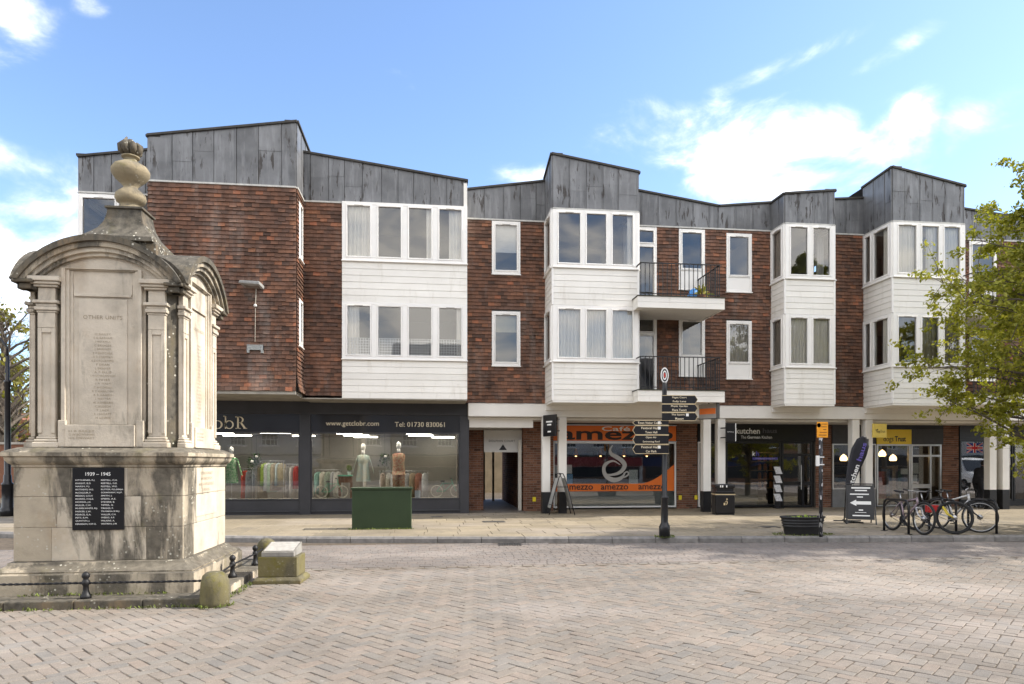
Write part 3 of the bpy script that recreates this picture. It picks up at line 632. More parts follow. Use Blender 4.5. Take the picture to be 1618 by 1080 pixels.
# --- roofs behind the parapets (the set-back walls' flat roofs)
for (a, b, za, zb, yf) in ((xA0, xA, 9.9, 9.9, YB), (xA, xAB, ZP(235, 212, YA) - .06, ZP(465, 190, YA) - .06, YA), (xAB, xBC, ZP(478, 238, YB) - .06, ZP(738, 284, YB) - .06, YB), (xBC, xC, ZP(738, 298, YW) - .07, ZP(862, 284, YW) - .07, YW),
                           (xD, xD + mid, za, zmid, YW), (xD + mid, xG0, zmid, ze, YW), (xG1, xI0, 10.0, 10.0, YW), (xI1, xJ, 9.9, 9.3, YW)):
    k = MB(); k.add([(a, yf + .1, za - .01), (b, yf + .1, zb - .01), (b, 28.5, zb - .01), (a, 28.5, za - .01)], [(0, 1, 2, 3)]); k.build('roof', LEAD, B)
m = MB(); m.box(xA0, XY(764, 22.4), 28.5, 28.7, .1, 9.8); m.build('back_wall', BRICK, B)
m = MB(); m.box(XY(764, 22.4), 2.95, 28.5, 28.7, 2.35, 9.8); m.build('back_wall', BRICK, B); m = MB(); m.box(2.95, xJ, 28.5, 28.7, .1, 9.8); m.build('back_wall', BRICK, B)
m = MB(); m.box(xJ, xJ + .2, YW, 28.7, .1, 9.8); m.build('end_wall', BRICK, B)
# --- balconies
RAIL = pm('black_iron', (.015, .015, .016), .2, 8, .45)
def balcony(x0, x1, yf, zt, first_solid=None):
    k = MB(); k.box(x0 + .02, x1 - .02, yf + .02, YW - .01, zt - .3, zt - .03); b = k.build('balcony', RENDER, B)
    for i in range(2):
        fb_ = Fr(x0, yf, x1, yf); k = MB(); a = zt - .33 + i * .165; k.fbox(fb_, -.02, fb_.L, -.03, .006, a + .003, a + .162); k.build('fascia_board', BOARD, b)
        fl_ = Fr(x0, 19.5, x0, yf); k = MB(); k.fbox(fl_, 0, fl_.L - .008, -.03, .006, a + .003, a + .162); k.build('fascia_board', BOARD, b)
        fr_ = Fr(x1, yf, x1, YW); k = MB(); k.fbox(fr_, .008, fr_.L, -.03, .006, a + .003, a + .162); k.build('fascia_board', BOARD, b)
    k = MB(); k.box(x0 - .03, x1 + .03, yf - .03, YW - .02, zt - .003, zt + .022); k.build('deck_edge', pm('mossy_deck', (.05, .05, .035), .4, 5, .9), b)
    ra, rb = x0 + .1, x1 - .12; yr = yf + .09
    k = MB(); k.box(ra - .02, rb + .02, yr - .02, yr + .02, zt + .97, zt + .995); k.box(rb - .02, rb + .02, yr, YW, zt + .97, zt + .994); k.box(ra - .02, ra + .02, yr, 19.56, zt + .97, zt + .994)
    k.box(ra, rb, yr - .012, yr + .012, zt + .09, zt + .11); k.box(rb - .012, rb + .012, yr, YW, zt + .09, zt + .109); k.build('handrail', RAIL, b)
    me = MB().box(-.009, .009, -.009, .009, zt + .02, zt + .97).mesh('baluster', RAIL)
    n = int((rb - ra) / .125)
    for i in range(n + 1): link('baluster', me, b).location = (ra + (rb - ra) * i / n, yr, 0)
    n = int((YW - yr) / .125)
    for i in range(1, n): link('baluster', me, b).location = (rb, yr + (YW - yr) * i / n, 0)
    return b
for zt in (6.47, 3.77): balcony(5.88, XY(1145, 19.03), 19.03, zt)
for zt in (6.47, 3.77): balcony(xI1 - .15, xI1 + 2.6, 18.85, zt)
# --- hung tiles: the 300 that show largest one by one, the rest as one mass
TILE_A = [t for t in TILE if t[0].n.y < -.9 and abs(t[0].p.y - YA) < .01]
def vis(t):
    x, y, z = t[0]((t[1] + t[2]) / 2, 0, t[3]); px = 809 + F * (x * C_ - y * S_) / (x * S_ + y * C_); return px > 372 and t[2] - t[1] > .15
TILE_A = [t for t in TILE_A if vis(t)]; TILE_A.sort(key=lambda t: -t[3] * .0 + abs(t[3] - 5.9)); one = TILE_A[:300]; ids = {id(t) for t in one}
for t in one:
    k = MB(); k.add(tile_verts(t), TFACES); k.build('tile', T_OBJ, B)
V, Fc = [], []
for t in TILE:
    if id(t) in ids: continue
    b = len(V); V += tile_verts(t); Fc += [tuple(b + i for i in q) for q in TFACES]
me = bpy.data.meshes.new('hung_tiles'); me.from_pydata(V, [], Fc); me.materials.append(T_ISL); tag(link('hung_tiles', me, B), kind='stuff')
# ================================================================ GROUND STOREY
def bricks(fr, z0, z1, s0=0., s1=None, name='brick_pier', holes=(), back=True, depth=.35):
    s1 = fr.L if s1 is None else s1; k = MB(); k.fbox(fr, s0 + .012, s1 - .012, -depth, -.008, z0, z1); o = k.build(name, MORTAR, B); m = MB(); n = int((z1 - z0) / .075); h = (z1 - z0) / n
    for r in range(n):
        s = s0 - (.1125 if r % 2 else 0.)
        while s < s1 - .01:
            a, b = max(s0, s), min(s1, s + .225); s += .225
            if b - a > .03: q = random.uniform(-.002, .003); m.fbox(fr, a + .005, b - .005, -.02, q, z0 + r * h + .005, z0 + (r + 1) * h - .005)
    tag(m.build('bricks', BRICK, o), kind='stuff')
    return o
# beams and columns
m = MB(); m.box(xBC + .08, xJ, YW - .012, YW + .32, 3.1, Z_BOT - .004); m.build('beam', RENDER, B, bevel=.01)
m = MB(); m.box(xBC + .09, xJ, YW + .33, YS + .02, 3.02, 3.09); m.build('arcade_ceiling', RENDER, B)
for i, px in enumerate((863.5, 889.5, 1118, 1141, 1353.5, 1374.5, 1570.5, 1591)):
    x = XY(px, YW); k = MB(); k.box(x - .125, x + .125, YW + .03, YW + .28, .78, 3.098); c = k.build('column', RENDER, B, bevel=.008)
    k = MB(); k.box(x - .128, x + .128, YW + .027, YW + .283, .1, .778); k.build('column_base', BLACK, c, bevel=.006)
# --- left clothes shop
x0s, x1s = -9.4, XY(741, YSH); f = Fr(x0s, YSH, x1s, YSH); sx = lambda px: XY(px, YSH) - x0s
k = MB(); k.fbox(f, 0, f.L, -.25, .06, 3.15, 3.53); shop1 = k.build('shopfront', DARKGREY, B, bevel=.01)
k = MB(); k.fbox(f, 0, f.L, -.2, .0, .1, .56); k.fbox(f, 0, f.L, -.02, .04, .2, .235); k.build('stall_riser', DARKGREY, shop1, bevel=.008)
for (a, b) in ((474, 491), (727, 741)):
    k = MB(); k.fbox(f, sx(a), sx(b), -.2, .05, .1, 3.15); k.build('pilaster', DARKGREY, shop1, bevel=.01)
FASG = NT('dark_fascia_glass'); FASG.bsdf((.03, .03, .034), .08, 0, None, .6)
for (a, b) in ((XY(300, YSH) - x0s, sx(474)), (sx(491), sx(727))):
    a = max(a, 0.05)
    k = MB(); k.fbox(f, a, b, -.05, .005, 2.61, 3.148); k.build('fascia_panel', FASG.m, shop1)
    k = MB(); k.fbox(f, a, b, -.04, .02, .562, .6); k.fbox(f, a, b, -.04, .02, 2.57, 2.608); k.fbox(f, a, a + .04, -.04, .02, .602, 2.568); k.fbox(f, b - .04, b, -.04, .02, .602, 2.568); k.build('glazing_bar', DARKGREY, shop1)
    k = MB(); k.fbox(f, a + .03, b - .03, -.012, -.004, .595, 2.575); k.build('pane', G_SHOP, shop1)
text('www.getclobr.com', 'lettering', CREAMTXT, shop1, f(sx(557), .006, 2.86), R3, U3, w=1.58, bold=.004)
text('Tel: 01730 830061', 'lettering', CREAMTXT, shop1, f(sx(663.5), .006, 2.86), R3, U3, w=1.52, bold=.004)
# the shop's name in a serif hand: o b R drawn as outlines
def ring2(mb, cx, cz, rx, rz, tx, tz, P, n=28):
    v = []
    for i in range(n):
        a = 2 * math.pi * i / n; v += [P(cx + rx * math.cos(a), cz + rz * math.sin(a)), P(cx + (rx - tx) * math.cos(a), cz + (rz - tz) * math.sin(a))]
    mb.add(v, [(2 * i, 2 * ((i + 1) % n), 2 * ((i + 1) % n) + 1, 2 * i + 1) for i in range(n)])
k = MB(); zb = 2.70; PP = lambda a, z: f(a, .008, z)
def quad2(*p): k.add([PP(*q) for q in p], [tuple(range(len(p)))])
rr = sx(372)
quad2((rr + .05, zb), (rr + .1, zb), (rr + .1, zb + .36), (rr + .05, zb + .36)); quad2((rr, zb), (rr + .15, zb), (rr + .15, zb + .02), (rr, zb + .02)); quad2((rr, zb + .34), (rr + .12, zb + .34), (rr + .12, zb + .36), (rr, zb + .36))
n = 14; v = []
for i in range(n + 1):
    a = math.pi / 2 - math.pi * i / n; v += [PP(rr + .12 + .12 * math.cos(a), zb + .265 + .095 * math.sin(a)), PP(rr + .12 + .07 * math.cos(a), zb + .265 + .075 * math.sin(a))]
k.add(v, [(2 * i, 2 * i + 2, 2 * i + 3, 2 * i + 1) for i in range(n)]); quad2((rr + .13, zb + .18), (rr + .19, zb + .18), (rr + .31, zb + .015), (rr + .24, zb + .015)); quad2((rr + .23, zb), (rr + .34, zb), (rr + .34, zb + .02), (rr + .23, zb + .02)); quad2((rr + .095, zb + .17), (rr + .17, zb + .17), (rr + .17, zb + .19), (rr + .095, zb + .19))
bb = rr - .34; quad2((bb + .04, zb), (bb + .08, zb), (bb + .08, zb + .38), (bb + .04, zb + .38)); quad2((bb, zb + .36), (bb + .08, zb + .36), (bb + .08, zb + .38), (bb, zb + .38)); ring2(k, bb + .165, zb + .12, .13, .127, .045, .022, PP)
for dx in (.3,): ring2(k, bb - .165, zb + .12, .14, .127, .05, .022, PP)
lx = bb - .44; quad2((lx + .04, zb), (lx + .08, zb), (lx + .08, zb + .38), (lx + .04, zb + .38)); quad2((lx, zb), (lx + .12, zb), (lx + .12, zb + .02), (lx, zb + .02)); quad2((lx, zb + .36), (lx + .08, zb + .36), (lx + .08, zb + .38), (lx, zb + .38))
ring2(k, lx - .2, zb + .12, .13, .127, .045, .022, PP); k.build('lettering', CREAMTXT, shop1)
def interior(x0, x1, y0, y1, z0, z1, wm=None, fm=None, name='shop_interior', cm=None):
    k = MB(); k.add([(x0, y0, z0), (x1, y0, z0), (x1, y1, z0), (x0, y1, z0)], [(0, 1, 2, 3)]); o = k.build(name, fm or SHOPF, B)
    k = MB(); k.add([(x0, y0, z0), (x1, y0, z0), (x1, y1, z0), (x0, y1, z0), (x0, y0, z1), (x1, y0, z1), (x1, y1, z1), (x0, y1, z1)], [(4, 7, 6, 5), (3, 2, 6, 7), (0, 3, 7, 4), (1, 5, 6, 2)]); k.build('room_walls', wm or SHOPW, o); return o
in1 = interior(x0s + .02, x1s - .03, YSH + .02, 28, .16, 2.72, SHOPW)
k = MB(); k.box(x0s, x1s, YSH + .02, YSH + .9, .3, .575); k.build('window_bed', pm('window_bed', (.4, .37, .32), .05), in1)
for (a, y, L) in ((345, 24.5, 1.0), (375, 26.2, 1.0), (435, 23.6, 1.0), (480, 26.2, .8), (552, 23.8, .85), (563, 25.6, .9), (578, 27.2, .9), (662, 23.7, .85), (665, 25.4, .9), (700, 27.2, .9)):
    x = XY(a, y); k = MB(); k.box(x - L / 2, x + L / 2, y - .05, y + .05, 2.665, 2.7); k.build('strip_light', LAMP, in1)
for px in (350, 372, 395, 420, 445, 465, 503, 530, 560, 590, 620, 650, 680, 708):
    x = XY(px, 21.6); k = MB(); k.tube([(x, 21.6, 2.62), (x, 21.6, 2.70)], .035, 10); sk_ = k.build('spotlight', SILVER, in1); k = MB(); k.tube([(x, 21.6, 2.612), (x, 21.6, 2.618)], .028, 10); k.build('bulb', SPOT, sk_)
# --- the passage
bricks(Fr(x1s + .0, 22.4, XY(764, 22.4), 22.4), .1, 3.05); xp0, xp1 = XY(764, 22.4), 2.95
bricks(Fr(xp0, 22.42, xp0, 28.5), .1, 2.9, name='passage_wall'); bricks(Fr(xp1, 28.5, xp1, 22.0), .1, 2.9, name='passage_wall')
bricks(Fr(x1s, YSH + .3, x1s, 22.4), .1, 3.05, name='passage_wall')
bricks(Fr(xp1, 22.0, 3.95, 22.0), .1, 3.02)
k = MB(); k.box(x1s, 3.95, 22.38, 28.5, 2.76, 3.0); k.build('passage_ceiling', pm('passage_white', (.55, .54, .5), .08), B)
k = MB(); k.add([(x1s, 21.3, .125), (3.0, 21.3, .125), (3.0, 29.5, .125), (x1s, 29.5, .125)], [(0, 1, 2, 3)]); k.build('passage_floor', pm('passage_floor', (.16, .14, .12), .2, 4, .6), B)
k = MB(); k.box(xp0 + .005, xp1 - .005, 22.3, 22.36, 2.03, 2.75); ds = k.build('passage_sign', pm('passage_sign_white', (.66, .65, .62), .04), B)
text('DOLPHIN COURT', 'lettering', BLACK, ds, ((xp0 + xp1) / 2 - .03, 22.298, 2.40), R3, U3, w=.86, spacing=1.15)
k = MB(); cx = (xp0 + xp1) / 2; k.prism([(cx - .13, 22.297, 2.1), (cx + .13, 22.297, 2.1), (cx, 22.297, 2.29)], (0, -.004, 0)); k.build('emblem', BLACK, ds)
k = MB(); k.box(x1s + .01, xp1 + .2, 21.15, 21.25, 2.78, 3.08); k.build('lintel', RENDER, B)
k = MB(); k.box(xp1 - .16, xp1 - .05, 22.02, 22.12, .13, 2.42); dp = k.build('gate_post', pm('cream_post', (.5, .47, .41), .08), B, bevel=.01)
k = MB(); k.box(xp0 + .42, xp0 + .5, 28.2, 28.3, .13, 2.3); k.box(xp0 + .02, xp0 + .5, 28.2, 28.3, 2.2, 2.32); k.box(xp0 + .75, xp0 + .83, 27.6, 27.7, .13, 2.3); k.build('door_frame', pm('timber_frame', (.3, .27, .22), .1), B)
# --- arcade shops
def shopx(px): return XY(px, YS)
def glazed(x0, x1, z0, z1, fm, parent, bars=(), w=.05, y=None, pane=G_SHOP):
    y = y or YS; fr = Fr(x0, y, x1, y); k = MB(); L = fr.L
    k.fbox(fr, 0, w, -.08, .03, z0, z1); k.fbox(fr, L - w, L, -.08, .03, z0, z1); k.fbox(fr, w, L - w, -.08, .03, z0, z0 + w); k.fbox(fr, w, L - w, -.08, .03, z1 - w, z1)
    for b in bars: k.fbox(fr, b - w / 2, b + w / 2, -.08, .028, z0 + w, z1 - w)
    o = k.build('glazed_screen', fm, parent, bevel=.005, seg=1)
    ed = [0] + list(bars) + [L]
    for a, b in zip(ed, ed[1:]):
        k = MB(); k.fbox(fr, a + w / 2, b - w / 2, -.012, -.004, z0 + w * .8, z1 - w * .8); k.build('pane', pane, o)
    return o
# cafe
cx0, cx1 = 4.02, shopx(1068); fc = Fr(cx0, YS, cx1, YS)
k = MB(); k.fbox(fc, 0, fc.L, -.1, .02, 2.42, 2.93); cafe = k.build('cafe_front', ORANGE, B, bevel=.006)
k = MB(); k.fbox(fc, -.02, fc.L + .02, -.1, .035, 2.935, 2.97); k.fbox(fc, -.02, fc.L + .02, -.1, .035, 2.385, 2.415); k.build('fascia_trim', SILVER, cafe)
k = MB(); k.fbox(fc, -.02, fc.L + .02, -.12, .0, 2.975, 3.03); k.build('soffit_shade_strip', BLACK, cafe)  # black strip paints the shade under the soffit above the fascia
text('amezzo', 'lettering', pm('dark_brown_letter', (.03, .022, .02), .05), cafe, (cx0 + fc.L * .5 + .04, YS - .021, 2.60), R3, U3, w=fc.L * .93, h=.30, bold=.02)
text('Café', 'lettering', WHITETXT, cafe, (shopx(973), YS - .026, 2.83), R3, U3, w=.98, h=.15, bold=.012)
gl = glazed(cx0, cx1, .17, 2.383, pm('white_alu', (.7, .7, .69), .04, 3, .4), cafe, w=.055)
k = MB(); k.fbox(fc, .06, fc.L - .06, -.028, -.02, .23, .72); k.build('frosted_film', pm('frosted_film', (.28, .3, .3), .08, 2, .35), cafe)
k = MB(); zz = .725; n = 30; L = fc.L - .12; v = []
for i in range(n + 1):
    t = i / n; z = zz + .25 + (max(0, t - .72) / .28) ** 1.6 * .66; v += [fc(.06 + L * t, -.002, zz), fc(.06 + L * t, -.002, z)]
k.add(v, [(2 * i, 2 * i + 2, 2 * i + 3, 2 * i + 1) for i in range(n)]); k.build('orange_band', ORANGE, cafe)
for px in (915, 971, 1030): text('amezzo', 'lettering', pm('dark_brown_letter', (.03, .022, .02), .05), cafe, (shopx(px), YS, zz + .125), R3, U3, w=.95, h=.15, bold=.015)
LOGO = pm('grey_logo', (.42, .41, .39), .04)
k = MB(); zc = lambda py: ZP(970, py, YS); sp = [(968, 703), (964, 710), (966, 717), (975, 722), (983, 728), (987, 735), (983, 743), (975, 748), (964, 750), (957, 748)]
rad = [.01, .04, .06, .07, .075, .075, .065, .05, .035, .01]
def ribbon(mb, pts, rad, y):
    P = [Vector((shopx(a), 0, zc(b))) for a, b in pts]; v = []; n = len(P)
    Q = []; R_ = []
    for i in range(n - 1):
        for j in range(5):
            t = j / 5; p0, p1, p2, p3 = P[max(i - 1, 0)], P[i], P[i + 1], P[min(i + 2, n - 1)]
            Q.append(.5 * ((2 * p1) + (p2 - p0) * t + (2 * p0 - 5 * p1 + 4 * p2 - p3) * t * t + (3 * p1 - p0 - 3 * p2 + p3) * t ** 3)); R_.append(rad[i] * (1 - t) + rad[i + 1] * t)
    Q.append(P[-1]); R_.append(rad[-1])
    for i, p in enumerate(Q):
        d = Q[min(i + 1, len(Q) - 1)] - Q[max(i - 1, 0)]; d.normalize(); q = Vector((-d.z, 0, d.x)); v += [(p.x + q.x * R_[i], y, p.z + q.z * R_[i]), (p.x - q.x * R_[i], y, p.z - q.z * R_[i])]
    mb.add(v, [(2 * i, 2 * i + 1, 2 * i + 3, 2 * i + 2) for i in range(len(Q) - 1)])
ribbon(k, sp, rad, YS - .001); ribbon(k, [(980, 734), (969, 728), (957, 733), (954, 743), (959, 753), (970, 758), (981, 755), (988, 747)], [.01, .03, .055, .06, .075, .08, .06, .01], YS + .001)
ribbon(k, [(985, 748), (991, 745), (993, 749), (988, 753), (981, 755)], [.02, .025, .025, .025, .01], YS); k.build('cup_emblem', LOGO, cafe)
for (a, b, c, d, mt) in ((877, 904, 734, 748, WHITETXT), (896, 905, 749, 765, pm('blue_poster', (.2, .4, .65), .3, 20)), (994, 1008, 742, 764, pm('pale_poster', (.55, .58, .56), .35, 25))):
    k = MB(); k.box(shopx(a), shopx(b), YS + .02, YS + .024, ZP(a, d, YS), ZP(a, c, YS)); k.build('poster', mt, cafe)
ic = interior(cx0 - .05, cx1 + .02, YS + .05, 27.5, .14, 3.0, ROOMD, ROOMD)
OLAMP = pm('orange_shade', (.6, .16, .03), .05)
for i, (px, y) in enumerate(((910, 23.6), (949, 24.2), (986, 23.8), (1022, 23.5))):
    x = XY(px, y); z = ZP(px, 715, y); t = thing('pendant_lamp', ['orange cone pendant lamp behind the cup window, nearest its white column', 'orange cone pendant lamp in the cafe, directly left of the cup emblem', 'orange cone pendant lamp in the cafe, just right of the cup emblem', 'orange cone pendant lamp in the cafe, nearest the signpost'][i], 'lamp', (x, y, z), 0, 'cafe pendant lamps')
    k = MB(); k.lathe([(.11, -.11), (.03, .14), (.015, .16)], n=14); k.build('lamp_shade', OLAMP, t, True); k = MB(); k.tube([(0, 0, .15), (0, 0, 3.0 - z)], .006, 5); k.build('cable', BLACK, t)
    k = MB(); k.ball((0, 0, -.1), .04); k.build('bulb', WARM, t)
k = MB(); k.box(cx0 + .6, cx1 - .5, 25.2, 25.8, .14, 1.15); k.build('counter', pm('cafe_counter', (.14, .09, .06), .1), ic)
for i in range(3): k = MB(); k.box(cx0 + .7 + i * 1.0, cx0 + 1.5 + i * 1.0, 27.3, 27.4, 1.5, 2.1); k.build('menu_board', pm('menu_board', (.25, .25, .24), .3, 12), ic)
# brick pier, kitchen shop
bricks(Fr(cx1 + .02, YS, shopx(1102), YS), .1, 3.02)
kx0, kx1 = shopx(1103), shopx(1288); fk = Fr(kx0, YS, kx1, YS)
k = MB(); k.fbox(fk, 0, fk.L, -.1, .03, 2.42, 3.02); kit = k.build('kitchen_shopfront', BLACKSIGN, B, bevel=.006)
ks = lambda px: shopx(px) - kx0
text('kutchen', 'lettering', WHITETXT, kit, (shopx(1162), YS - .032, 2.78), R3, U3, w=.87, h=.2, align='L', bold=.02); text('haus', 'lettering', GREYTXT, kit, (shopx(1204.5), YS - .032, 2.795), R3, U3, w=.52, h=.165, align='L', bold=.02)
text('The', 'lettering', WHITETXT, kit, (shopx(1170), YS - .032, 2.565), R3, U3, w=.19, h=.10, align='L'); text('German', 'lettering', WHITETXT, kit, (shopx(1180), YS - .032, 2.565), R3, U3, w=.47, h=.10, align='L', bold=.02); text('Kitchen', 'lettering', WHITETXT, kit, (shopx(1203), YS - .032, 2.565), R3, U3, w=.37, h=.10, align='L')
glazed(kx0, shopx(1111), .17, 2.4, WHITE, kit, w=.045); 
glazed(shopx(1112), shopx(1234), .17, 2.41, BLACK, kit, bars=(shopx(1148) - shopx(1112),), w=.06)
dr = glazed(shopx(1235), shopx(1283), .14, 2.41, BLACK, kit, bars=(), w=.06, pane=G_SHOP)
k = MB(); fd = Fr(shopx(1235), YS, shopx(1283), YS); k.fbox(fd, .06, fd.L - .06, -.07, .04, 1.92, 2.0); k.fbox(fd, .06, fd.L - .06, -.07, .04, .9, 1.02); k.fbox(fd, fd.L * .66, fd.L * .66 + .07, -.07, .041, .2, 1.915); k.build('door_rail', BLACK, kit)
k = MB(); k.tube([fd(fd.L * .6, .09, .75), fd(fd.L * .6, .09, 1.6)], .014, 8); k.build('door_handle', SILVER, kit)
text('k', 'lettering', WHITETXT, kit, (shopx(1189), YS + .003, 2.0), R3, U3, w=.10, h=.17, align='L', bold=.02); text('h', 'lettering', PURPLE, kit, (shopx(1194.5), YS + .003, 2.0), R3, U3, w=.11, h=.17, align='L', bold=.02)
k = MB(); k.box(shopx(1189), shopx(1229), YS + .003, YS + .006, 1.79, 1.865); k.build('purple_strip', PURPLE, kit); text('fitted kitchens to your door', 'lettering', pm('lilac', (.45, .4, .7), .02), kit, (shopx(1209), YS, 1.828), R3, U3, w=.72)
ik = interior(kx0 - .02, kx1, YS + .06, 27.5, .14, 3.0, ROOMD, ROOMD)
k = MB(); k.box(shopx(1166), shopx(1207), 22.95, 23.4, .14, .92); k.build('island_unit', pm('grey_unit', (.12, .12, .115), .05), ik); k = MB(); k.box(shopx(1164), shopx(1209), 22.92, 23.43, .922, .96); k.build('worktop', pm('oak_top', (.35, .22, .1), .1), ik)
JAR = pm('orange_glow_jar', (.5, .2, .06), .1, 3, .3); k = MB()  # jar colour stands in for the orange display lights on the shelves
for r in range(4):
    for c in range(3): x = XY(1200 + c * 9, 24.5); z = .75 + r * .33; k.lathe([(.05, z), (.065, z + .05), (.06, z + .2), (.03, z + .24)], (x, 24.5, 0), 10)
k.build('jars', JAR, ik, True); k = MB()
for r in range(5): k.box(XY(1190, 24.5), XY(1228, 24.5), 24.35, 24.65, .72 + r * .33, .745 + r * .33)
k.build('shelving', pm('oak_top', (.35, .22, .1), .1), ik)
for i, (px, y) in enumerate(((1178, 23.9), (1214, 23.8))): k = MB(); x = XY(px, y); k.box(x - .25, x + .25, y - .03, y + .03, 2.94, 2.96); k.build('strip_light', LAMP, ik)
# brick pier, charity shop
bricks(Fr(kx1 + .02, YS, shopx(1314), YS), .1, 3.02); dx0 = shopx(1315)
gx = shopx(1345)
dt = glazed(dx0, shopx(1384), .75, 2.35, SILVER, B, bars=(), w=.045); dt.name = 'charity_shopfront'
k = MB(); k.box(dx0, shopx(1384), YS - .02, YS + .1, .1, .748); k.build('stall_riser', pm('grey_panel', (.2, .2, .2), .12, 6), dt); k = MB(); k.box(dx0, shopx(1384), YS - .02, YS + .1, 2.352, 3.02); k.build('fascia_panel', pm('dark_panel', (.055, .055, .06), .1), dt)
k = MB(); k.box(shopx(1384), shopx(1438.5), YS - .06, YS + .1, 2.34, 2.86); sg = k.build('yellow_fascia', YELLOW, dt, bevel=.006); k = MB(); k.box(shopx(1384), shopx(1490), YS - .02, YS + .1, 2.865, 3.02); k.build('fascia_panel', BLACK, dt)
text('dogs', 'lettering', BLACK, dt, (shopx(1394), YS - .062, 2.50), R3, U3, w=.38, h=.24, align='L'); text('Trust', 'lettering', BLACK, dt, (shopx(1412), YS - .062, 2.53), R3, U3, w=.42, h=.19, align='L', bold=.025)
k = MB(); k.box(shopx(1439), shopx(1490), YS - .02, YS + .1, 2.34, 2.862); k.build('fascia_panel', pm('dark_panel', (.055, .055, .06), .1), dt)
glazed(shopx(1385), shopx(1438), .14, 2.338, SILVER, dt, w=.05); glazed(shopx(1439), shopx(1487), .14, 2.338, SILVER, dt, bars=(shopx(1470) - shopx(1439),), w=.06)
k = MB(); fd = Fr(shopx(1439), YS, shopx(1487), YS); k.fbox(fd, .06, fd.L - .06, -.06, .035, 1.9, 1.96); k.fbox(fd, .06, shopx(1470) - shopx(1439) - .03, -.06, .036, .78, .92); k.build('door_rail', SILVER, dt)
for (a, b, c, d, mt) in ((1441, 1452, 731, 748, pm('notice_a', (.6, .6, .55), .1, 30)), (1442, 1450, 750, 762, WHITETXT), (1424, 1435, 740, 749, WHITETXT)):
    k = MB(); k.box(shopx(a), shopx(b), YS + .02, YS + .024, ZP(a, d, YS), ZP(a, c, YS)); k.build('notice', mt, dt)
bricks(Fr(shopx(1489), YS, shopx(1515), YS), .1, 3.02)
glazed(shopx(1516), shopx(1600), .3, 2.5, BLACK, dt, bars=(1.1,), w=.06); glazed(shopx(1601), xJ, .3, 2.5, BLACK, dt, bars=(1.3, 2.6), w=.06)
k = MB(); k.box(shopx(1516), xJ, YS - .02, YS + .1, 2.502, 3.02); k.build('fascia_panel', BLACK, dt); k = MB(); k.box(shopx(1516), xJ, YS - .02, YS + .1, .1, .298); k.build('stall_riser', BLACK, dt)
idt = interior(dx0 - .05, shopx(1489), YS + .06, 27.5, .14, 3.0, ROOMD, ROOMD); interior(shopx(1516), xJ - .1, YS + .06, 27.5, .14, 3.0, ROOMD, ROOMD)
for i, (px, py, y) in enumerate(((1333, 723, 23.0), (1394, 716, 23.0), (1411, 723, 23.2))):
    x, z = XY(px, y), ZP(px, py, y); t = thing('pendant_lamp', ['lit glass pendant behind the narrow pane by the brick pier', 'lit glass pendant in the yellow-sign shop, the one nearer the white column', 'lit glass pendant in the yellow-sign shop, the lower one nearer its door'][i], 'lamp', (x, y, z), 0, 'lit glass pendants')
    k = MB(); k.lathe([(.10, -.11), (.125, -.06), (.12, .0), (.085, .07), (.03, .11), (.02, .13)], n=16); k.build('lamp_shade', WARM, t, True); k = MB(); k.tube([(0, 0, .13), (0, 0, 2.99 - z)], .006, 5); k.build('cable', BLACK, t)
cols = [(.35, .1, .1), (.12, .16, .3), (.4, .35, .28), (.1, .2, .16), (.25, .25, .27)]
for i in range(5):
    x = XY(1392 + i * 9, 24.4); k = MB(); k.box(x - .16, x + .16, 24.3, 24.5, .3 + .1 * (i % 2), 1.35 + .1 * (i % 3)); k.build('clothes_rail', pm('rail_cloth_%d' % i, cols[i], .4, 9), idt)
k = MB(); k.box(shopx(1325), shopx(1480), 26.5, 26.7, 1.6, 1.7); k.box(shopx(1325), shopx(1480), 26.5, 26.7, 1.1, 1.2); k.build('shelf', pm('shelf_wood', (.3, .25, .2), .1), idt)
# --- small fittings on the piers
GUARD = pm('yellow_cap', (.8, .62, .03), .05)
for px, y in ((844, 22.0), (1074.5, YS), (1099.5, YS)): k = MB(); x = XY(px, y); k.box(x - .055, x + .055, y - .03, y - .004, .42, .57); k.build('socket_cover', GUARD, B, bevel=.01)
# ================================================================ WAR MEMORIAL
MX, MY, MZ = -4.08, 9.87, .1
mon = thing('war_memorial', 'tall weathered limestone memorial with arched pediments, urn finial and black names plaque', 'memorial', (MX, MY, 0), 0)
DD = .10
def sring(h, z, ch=.0, dd=DD):
    a, b = h, h - dd
    if ch <= 0: ch = .004
    return [(-a + ch, -b, z), (a - ch, -b, z), (a, -b + ch, z), (a, b - ch, z), (a - ch, b, z), (-a + ch, b, z), (-a, b - ch, z), (-a, -b + ch, z)]
def sweep(prof, ch=0., dd=DD): return MB().loft([sring(h, z, ch, dd) for h, z in prof])
# step in separate kerb slabs
sx0, sx1, sy0, sy1 = -5.62 - MX, -2.6 - MX, 8.43 - MY, 11.78 - MY
n = 4
for i in range(n):
    a, b = sx0 + (sx1 - sx0) * i / n, sx0 + (sx1 - sx0) * (i + 1) / n
    MB().box(a + .003, b - .003, sy0, sy0 + .42, -.02, .1).build('step_stone', STONE_DARK, mon, bevel=.015); MB().box(a + .003, b - .003, sy1 - .42, sy1, -.02, .1).build('step_stone', STONE_DARK, mon, bevel=.015)
for i in range(3):
    a, b = sy0 + .424 + (sy1 - sy0 - .85) * i / 3, sy0 + .424 + (sy1 - sy0 - .85) * (i + 1) / 3
    MB().box(sx1 - .42, sx1, a + .003, b - .003, -.02, .1).build('step_stone', STONE, mon, bevel=.015); MB().box(sx0, sx0 + .42, a + .003, b - .003, -.02, .1).build('step_stone', STONE_DARK, mon, bevel=.015)
